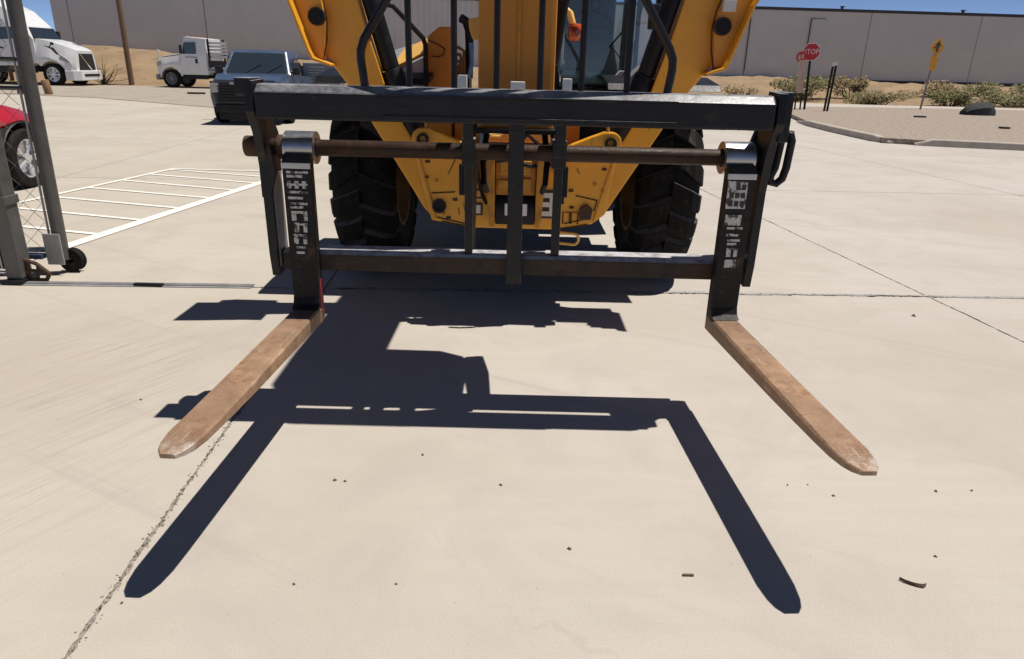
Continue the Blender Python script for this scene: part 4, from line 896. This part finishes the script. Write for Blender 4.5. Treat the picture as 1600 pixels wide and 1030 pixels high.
# white semi tractor facing right
ST = thing('semi_truck', 'white sleeper semi tractor with sloping hood facing right behind the gate', 'semi truck', (-22.95, 36.2, .01), -.02)
hs = arch_sts([(.30, 1.10, .55, 1.30, 2.08, .16), (.9, 1.10, .55, 1.2, 1.97, .22), (1.6, 1.04, .50, 1.05, 1.76, .26), (2.0, .86, .50, .98, 1.58, .24)], [(-.05, .5), (.95, .50)], .60)
body('hood', hs, 'white', ST)
cb = MB(); cb.loft([[(-3.6, -1.12, .85), (-3.6, 1.12, .85), (-3.6, 1.12, 2.6), (-3.6, 1.0, 3.86), (-3.6, -1.0, 3.86), (-3.6, -1.12, 2.6)], [(-1.7, -1.12, .85), (-1.7, 1.12, .85), (-1.7, 1.12, 2.6), (-1.7, 1.0, 3.75), (-1.7, -1.0, 3.75), (-1.7, -1.12, 2.6)], [(-.62, -1.12, .85), (-.62, 1.12, .85), (-.62, 1.12, 2.5), (-.70, .95, 3.30), (-.70, -.95, 3.30), (-.62, -1.12, 2.5)], [(.32, -1.08, 1.0), (.32, 1.08, 1.0), (.32, 1.08, 2.05), (.02, .90, 2.62), (.02, -.90, 2.62), (.32, -1.08, 2.05)]], bev=.03); cb.build('cabin', 'white', ST)
q = MB(); q._add([(.38, -.98, 2.08), (.38, .98, 2.08), (.09, .84, 2.56), (.09, -.84, 2.56), (.28, -.98, 2.05), (.28, .98, 2.05), (.0, .84, 2.53), (.0, -.84, 2.53)], [(0, 1, 2, 3), (7, 6, 5, 4), (0, 4, 5, 1), (1, 5, 6, 2), (2, 6, 7, 3), (3, 7, 4, 0)]); q.build('windshield', 'vglass', ST)
for s_ in (-1, 1):
    q = MB(); q.prism([(-1.45, 1.98), (.22, 2.08), (-.02, 2.56), (-1.45, 2.52)], 'y', s_ * 1.10 - .03, s_ * 1.10 + .03, .006); q.build('side_window', 'vglass', ST)
    q = MB(); q.prism([(1.35, 1.16), (1.88, .98), (1.72, 1.20), (1.40, 1.40)], 'y', s_ * .98 - .03, s_ * .98 + .07, .01); q.build('headlight', 'galv_light', ST)
    q = MB(); q.prism([(.75, 1.78), (1.2, 1.68), (1.42, 1.36), (1.30, 1.40), (1.10, 1.62)], 'y', s_ * 1.065 - .04, s_ * 1.065 + .03, .006); q.build('hood_vent', 'plastic', ST)
    q = MB(); q.box(-3.5, .2, s_ * 1.02 - .08, s_ * 1.02 + .05, .55, .84, .02); q.build('side_skirt', 'plastic', ST)
q = MB(); q.prism([(-.62, .72), (.62, .72), (.50, 1.45), (-.50, 1.45)], 'x', 1.96, 2.06, .01); q.build('grille', 'plastic', ST)
q = MB(); q.cyl((2.07, -.48, 1.40), (2.07, .25, .74), .02, 8); q.build('grille_bar', 'chrome', ST)
q = MB(); q.prism([(1.55, -1.10), (1.90, -1.02), (2.18, -.8), (2.18, .8), (1.90, 1.02), (1.55, 1.10)], 'z', .24, .70, .04); BP = q.build('bumper', 'white', ST)
q = MB(); q.box(2.185, 2.20, -.6, .6, .44, .54, .004); q.build('bumper_slot', 'black', BP)
q = MB(); q.cyl((1.05, -1.16, 1.70), (1.25, -1.18, 1.86), .02, 6); q.box(1.2, 1.28, -1.25, -1.1, 1.80, 1.92, .01); q.build('hood_mirror', 'black', ST)
for x in (.95, -3.2, -4.5):
    for s_ in (-1, 1): road_wheel(ST, x, s_ * .92, .50, .30, 'alloy', 8, s_)
lb(ST, -6.5, -3.65, .4, .6, .9, 'black', 'chassis', .01)

# door seams, mirrors, tanks and wipers on the parked vehicles
for s_ in (-1, 1):
    q = MB(); y = s_ * 1.128
    for (a, b, c, d) in ((-1.50, -1.485, 1.0, 2.55), (.16, .175, 1.0, 2.0), (-1.4851, .159, 1.0, 1.015)): q.box(a, b, y - .005, y + .005, c, d, .001)
    q.build('door_seam', 'grey', ST)
    q = MB(); q.box(-1.38, -1.15, s_ * 1.135 - .012, s_ * 1.135 + .012, 1.60, 1.66, .005); q.build('door_handle', 'black', ST)
    q = MB(); q.cyl((-3.3, s_ * 1.0, .78), (-1.7, s_ * 1.0, .78), .26, 18, .02); q.build('fuel_tank', 'chrome', ST)
    q = MB(); q.box(-.02, .12, s_ * 1.30 - .08, s_ * 1.30 + .08, 1.9, 2.45, .03); q.cyl((.05, s_ * 1.1, 2.3), (.05, s_ * 1.3, 2.3), .02, 6); q.build('door_mirror', 'plastic', ST)
    q = MB(); q.box(.70, .80, s_ * .93 - .09, s_ * .93 + .09, 1.10, 1.28, .02); q.cyl((.75, s_ * .80, 1.16), (.75, s_ * .9, 1.16), .02, 6); q.build('door_mirror', 'plastic', PK)
    q = MB(); q.box(-.44, -.43, s_ * .868 - .004, s_ * .868 + .004, .52, 1.04, .001); q.box(.86, .87, s_ * .868 - .004, s_ * .868 + .004, .55, 1.06, .001); q.build('door_seam', 'black', PK)
    q = MB(); q.cyl((.99, s_ * .25, 1.135), (.78, s_ * .25 + .34, 1.33), .008, 5); q.build('wiper', 'black', PK)
    q = MB(); q.box(.18, .28, s_ * .98 - .07, s_ * .98 + .07, 1.55, 1.95, .02); q.cyl((.22, s_ * .85, 1.75), (.22, s_ * .98, 1.75), .015, 6); q.build('door_mirror', 'plastic', WT)
    q = MB(); q.prism([(1.34, 1.08), (1.60, .98), (1.60, 1.16), (1.38, 1.24)], 'y', s_ * .76 - .03, s_ * .76 + .04, .01); q.build('headlight', 'galv_light', WT)
    q = MB(); q.prism([(.40, 1.50), (1.25, 1.38), (1.25, 1.41), (.40, 1.53)], 'y', s_ * .80 - .01, s_ * .80 + .04, .003); q.build('hood_seam', 'black', WT)
for x in (-.1, .1, -.35, .35, 0.0):
    q = MB(); q.box(-.30, -.24, x * 2 - .03, x * 2 + .03, 2.325, 2.375, .01); q.build('roof_marker', 'amber', WT)
q = MB(); q.cyl((-3.75, -.95, .9), (-3.75, -.95, 3.9), .07, 12); q.build('exhaust_stack', 'chrome', ST)
# ------------------------------------------------------------------ posts, signs, pole
q = MB(); q.cyl((-19.55, 37.4, -.1), (-19.55, 37.4, 8.5), .135, 12, r2=.115); tag(q.build('utility_pole', 'pole'), 'slender brown wooden utility pole standing before the dirt bank and grey warehouse', 'pole')
q = MB(); q.cyl((-17.6, 27.6, 0), (-17.68, 27.6, .52), .14, 12, .02); tag(q.build('bollard', 'wood'), 'stubby round brown wooden post at the asphalt edge by the semi bumper', 'bollard')
RP = thing('standpipe', 'rusty pipe standpipe with crossed braces beside the semi front wheel', 'standpipe', (-18.6, 27.6, .01))
q = MB(); q.cyl((0, 0, 0), (0, 0, .95), .08, 12); q.build('riser', 'rust_dark', RP)
q = MB(); q.box(-.12, .12, -.12, .12, 0, .25, .01); q.build('foot', 'rust_dark', RP)
q = MB(); q.cyl((-.35, 0, .95), (.5, 0, .65), .03, 8); q.cyl((0, 0, .35), (.5, 0, .65), .03, 8); q.cyl((-.28, 0, .45), (-.28, 0, 1.0), .07, 10); q.build('brace', 'rust_dark', RP)
def octa(r): return [(r * math.cos(math.radians(22.5 + 45 * k)), r * math.sin(math.radians(22.5 + 45 * k))) for k in range(8)]
SS = thing('stop_sign', 'red octagonal stop sign on a dark post beside the gravel island', 'sign', (10.96, 28.1, .10))
SS.rotation_euler = (0, math.radians(-2.5), math.radians(-12))
q = MB(); q.box(-.045, .035, .0, .06, 0, 2.35, .006); q.build('post', 'black', SS)
q = MB(); q.prism([(a, b + 2.06) for a, b in octa(.33)], 'y', -.03, -.018, .002); PN = q.build('panel', 'sign_white', SS)
q = MB(); q.prism([(a, b + 2.06) for a, b in octa(.305)], 'y', -.034, -.0305, .001); q.build('red_face', 'sign_red', PN)
text('lettering', 'STOP', .26, 'sign_white', PN, (0, -.0345, 2.06), (PI / 2, 0, 0), sx=.85)
MK = thing('marker_post', 'pale pinkish marker board topped by a small worn red plate, overlapping the stop sign', 'marker', (10.62, 27.9, .10)); MK.rotation_euler = (0, math.radians(-3), 0)
q = MB(); q.box(-.13, .12, -.02, .02, .62, 1.76, .006); q.build('board', 'sign_pink', MK)
for x in (-.12, .08): q = MB(); q.box(x, x + .05, .021, .06, 0, .80, .004); q.build('post', 'black', MK)
q = MB(); q.prism([(a - .06, b + 1.88) for a, b in octa(.20)], 'y', .03, .042, .002); PN = q.build('plate', 'sign_red', MK)
q = MB(); q.box(-.17, -.09, .026, .0295, 1.78, 1.96, .001); q.box(-.05, .03, .026, .0295, 1.82, 1.98, .001); q.build('worn_print', 'sign_pink', PN)
q = MB(); q.box(-.085, -.045, .043, .06, .8, 1.9, .004); q.build('stem', 'black', MK)
BL = thing('twin_post', 'leaning pair of dark posts with white caps right of the stop sign', 'post', (11.4, 27.2, .10)); BL.rotation_euler = (0, math.radians(1.5), 0)
for x, h in ((-.062, 1.57), (.048, 1.60)):
    q = MB(); q.box(x - .032, x + .032, -.03, .03, 0, h, .006); q.build('post', 'black', BL)
    q = MB(); q.box(x - .034, x + .034, -.032, .032, h + .001, h + .12, .006); q.build('cap', 'sign_white', BL)
YS = thing('warning_sign', 'yellow diamond warning sign with dark symbol over a narrow yellow plaque', 'sign', (16.58, 30.3, .10), math.radians(18)); YS.rotation_euler = (0, math.radians(3.5), math.radians(18))
q = MB(); q.box(-.03, .03, .0, .05, 0, 2.6, .004); q.build('post', 'grey', YS)
q = MB(); q.prism([(0, 2.02), (.37, 2.40), (0, 2.78), (-.37, 2.40)], 'y', -.03, -.018, .003); PN = q.build('panel', 'sign_yellow', YS)
q = MB(); q.box(-.05, .05, -.035, -.0305, 2.22, 2.45, .001); q.prism([(-.16, 2.45), (.16, 2.45), (0, 2.64)], 'y', -.035, -.0305, .001); q.prism([(-.25, 2.40), (-.06, 2.33), (-.06, 2.42)], 'y', -.035, -.0305, .001); q.build('symbol', 'cap', PN)
q = MB(); q.prism([(-.22, 2.06), (.22, 2.06), (.14, 1.52), (-.14, 1.52)], 'y', -.03, -.018, .003); q.build('plaque', 'sign_yellow', YS)
# dark half-buried tyre/boulder on the gravel
rk = MB(); rings = []
for k in range(9):
    a = PI * k / 8; x = -.58 * math.cos(a); h = .44 * math.sin(a) ** .75 * (1 - .22 * math.cos(a)) + .01; w = .34 * math.sin(a) ** .5 + .02
    rings.append([(x, -w, 0), (x, -w * .9, h * .6), (x, -w * .4, h), (x, w * .4, h), (x, w * .9, h * .6), (x, w, 0)])
rk.loft(rings, smooth=True); o = rk.build('boulder', 'rock'); o.location = (17.0, 27.2, .11); tag(o, 'rounded black boulder on the gravel island, right of the yellow warning sign', 'boulder')
for (x, y, l) in ((13.6, 24.8, .35), (13.6, 20.4, .22)):
    q = MB(); q.box(-l / 2, l / 2, -.1, .1, 0, .05, .015); o = q.build('rubber_scrap', 'rock'); o.location = (x, y, .116); tag(o, 'flat black rubber scrap lying on the far gravel by the warning post' if l > .3 else 'tiny dark rubber scrap in the middle of the gravel', 'scrap')
q = MB(); q.prism([(-.4, -.05), (0, -.12), (.35, .05), (.25, .16), (-.1, .1)], 'z', 0, .07, .02); o = q.build('rubber_scrap', 'rock'); o.location = (-13.3, 30.5, .013); tag(o, 'ragged dark scrap on the asphalt before the white flatbed truck', 'scrap')

# ------------------------------------------------------------------ shrubs
def shrub(x, y, w, h, label, dry=.2, n=900, depth=None):
    z = bank_z(x, y) if y > 35.6 else .1
    root = thing('shrub', label, 'shrub', (x, y, max(z, 0)), group='desert shrubs along the bank')
    d = depth or w * .6
    cl = [(random.uniform(-w, w) * .42, random.uniform(-d, d) * .42, random.uniform(.15, .72) * h, random.uniform(.24, .42)) for _ in range(12)]
    n *= 2; h *= .85
    for nm, m_, cnt in (('foliage', 'leaf', int(n * (1 - dry))), ('dry_foliage', 'leaf_dry', int(n * dry))):
        vs = []; fs = []
        for _ in range(cnt):
            cx, cy, cz, r = random.choice(cl)
            v = Vector((random.gauss(0, 1), random.gauss(0, 1), random.gauss(0, 1))).normalized() * random.random() ** .4
            p = Vector((cx + v.x * r * w * .7, cy + v.y * r * d * .7, max(.03, cz + v.z * r * h * .9)))
            s_ = random.uniform(.04, .10); u = Vector((random.uniform(-1, 1), random.uniform(-1, 1), random.uniform(-.6, 1))).normalized(); t = u.orthogonal().normalized()
            a = len(vs); vs += [p - u * s_, p + t * s_ * .45, p + u * s_, p - t * s_ * .45]; fs.append((a, a + 1, a + 2, a + 3))
        me = bpy.data.meshes.new(nm); me.from_pydata(vs, [], fs); me.materials.append(MAT[m_])
        o = bpy.data.objects.new(nm, me); COL.objects.link(o); o.parent = root
    st = MB()
    for (cx, cy, cz, r) in cl: st.tube([(cx * .2, cy * .2, -.05), (cx * .6, cy * .6, cz * .5), (cx, cy, cz)], [.03, .02, .008], 5)
    st.build('stems', 'twig', root)
shrub(14.6, 38.2, 3.0, 1.35, 'wide olive-green shrub right behind the leaning twin posts', .2, 1700)
shrub(17.6, 39.2, 1.7, 1.35, 'tan dry bush against the wall between the green shrub and sign', .85, 800)
shrub(18.2, 37.2, 3.2, .75, 'low brownish scrub left of the yellow warning sign', .55, 1300)
shrub(22.0, 37.6, 2.2, .9, 'dark green low shrub just behind the yellow warning sign post', .2, 1200)
shrub(25.8, 38.4, 4.2, 1.35, 'large spreading green shrub above the black boulder', .2, 2200)
shrub(23.6, 41.5, 2.0, .9, 'straw-coloured bush near the wall behind the warning sign', .8, 800)
shrub(30.5, 38.2, 2.6, .9, 'scrubby half-dry bush at the far right edge', .5, 900)
shrub(11.6, 38.6, 1.8, .7, 'sparse yellowish dry scrub left of the stop sign', .97, 260)
shrub(19.4, 45.0, 1.3, .6, 'small dark weed tuft under the short wall pipe', .3, 400)
DB = thing('bare_bush', 'leafless twiggy bush on the dirt between semi and utility pole', 'bush', (-20.9, 37.3, bank_z(-20.9, 37.3)))
q = MB()
for k in range(34):
    a = random.uniform(0, 2 * PI); e = random.uniform(.25, 1.2); L = random.uniform(.6, 1.5); p = Vector((0, 0, 0)); d = Vector((math.cos(a) * math.cos(e), math.sin(a) * math.cos(e), math.sin(e))); pts = [p.copy()]
    for _ in range(5):
        d = (d + Vector((random.gauss(0, .25), random.gauss(0, .25), random.gauss(0, .2)))).normalized(); p = p + d * L / 5; pts.append(p.copy())
    q.tube(pts, [.022, .018, .014, .011, .008, .004], 5)
q.build('branches', 'twig', DB)

# ------------------------------------------------------------------ litter on the concrete
q = MB(); q.loft([[(x, y + .004 * math.sin(k), .002), (x + .002, y + w, .004), (x + .002, y + w * .5, .012)] for k, (x, y, w) in enumerate(((-.035, .022, .003), (-.025, .008, .008), (-.008, -.004, .010), (.01, -.010, .009), (.025, -.010, .007), (.036, -.002, .002)))]); o = q.build('twig', 'twig'); o.location = (1.277, 1.779, .001); tag(o, 'curled dark dead leaf on the concrete at lower right', 'leaf')
q = MB(); q.box(-.018, .018, -.004, .004, 0, .005, .001); o = q.build('twig', 'twig'); o.location = (.575, 1.798, .001); tag(o, 'short straight brown twig beside the right fork shadow tip', 'twig')
pm = MB(); pm._add([(-.006, -.004, 0), (.006, -.005, 0), (.007, .004, 0), (-.005, .006, 0), (0, 0, .007)], [(0, 1, 4), (1, 2, 4), (2, 3, 4), (3, 0, 4), (3, 2, 1, 0)]); pme = pm.mesh('pebble', 'twig')
for (x, y, s_) in ((-.352, 2.485, 1), (.207, 1.915, 1.2), (-.336, 1.727, .7), (-.646, 1.716, .8), (1.644, 2.311, 1.1), (1.23, 2.264, 1), (1.788, 2.322, .9), (2.651, 4.386, 2.2), (-1.715, 2.91, 1), (-.029, 2.281, 1.1), (1.425, 1.922, .9), (1.232, 3.756, 1.4), (-.62, 2.28, 1), (-.66, 2.285, 1.2), (1.08, 2.33, .7), (1.16, 2.335, .6), (-1.12, 1.62, .8)):
    o = bpy.data.objects.new('pebble', pme); COL.objects.link(o); o.location = (x, y, .0005); o.rotation_euler = (0, 0, random.random() * 6); o.scale = (s_,) * 3
    lab = {(2.651, 4.386): 'biggest dark speck, right of the fork heel near the slab joint corner', (1.232, 3.756): 'dark speck beside the upper end of the right fork',
           (-1.715, 2.91): 'lone dark speck left of the left fork blade', (.207, 1.915): 'dark speck in open concrete between the two fork shadows, nearest the camera',
           (-.352, 2.485): 'dark speck just below the shadow of the carriage rails', (-1.12, 1.62): 'dark speck beside the tip of the left fork shadow'}.get((x, y))
    if lab: tag(o, lab, 'pebble', 'dark specks on the concrete'); continue
    tag(o, 'tiny dark pebble lying on the bare concrete', 'pebble', 'dark specks on the concrete')
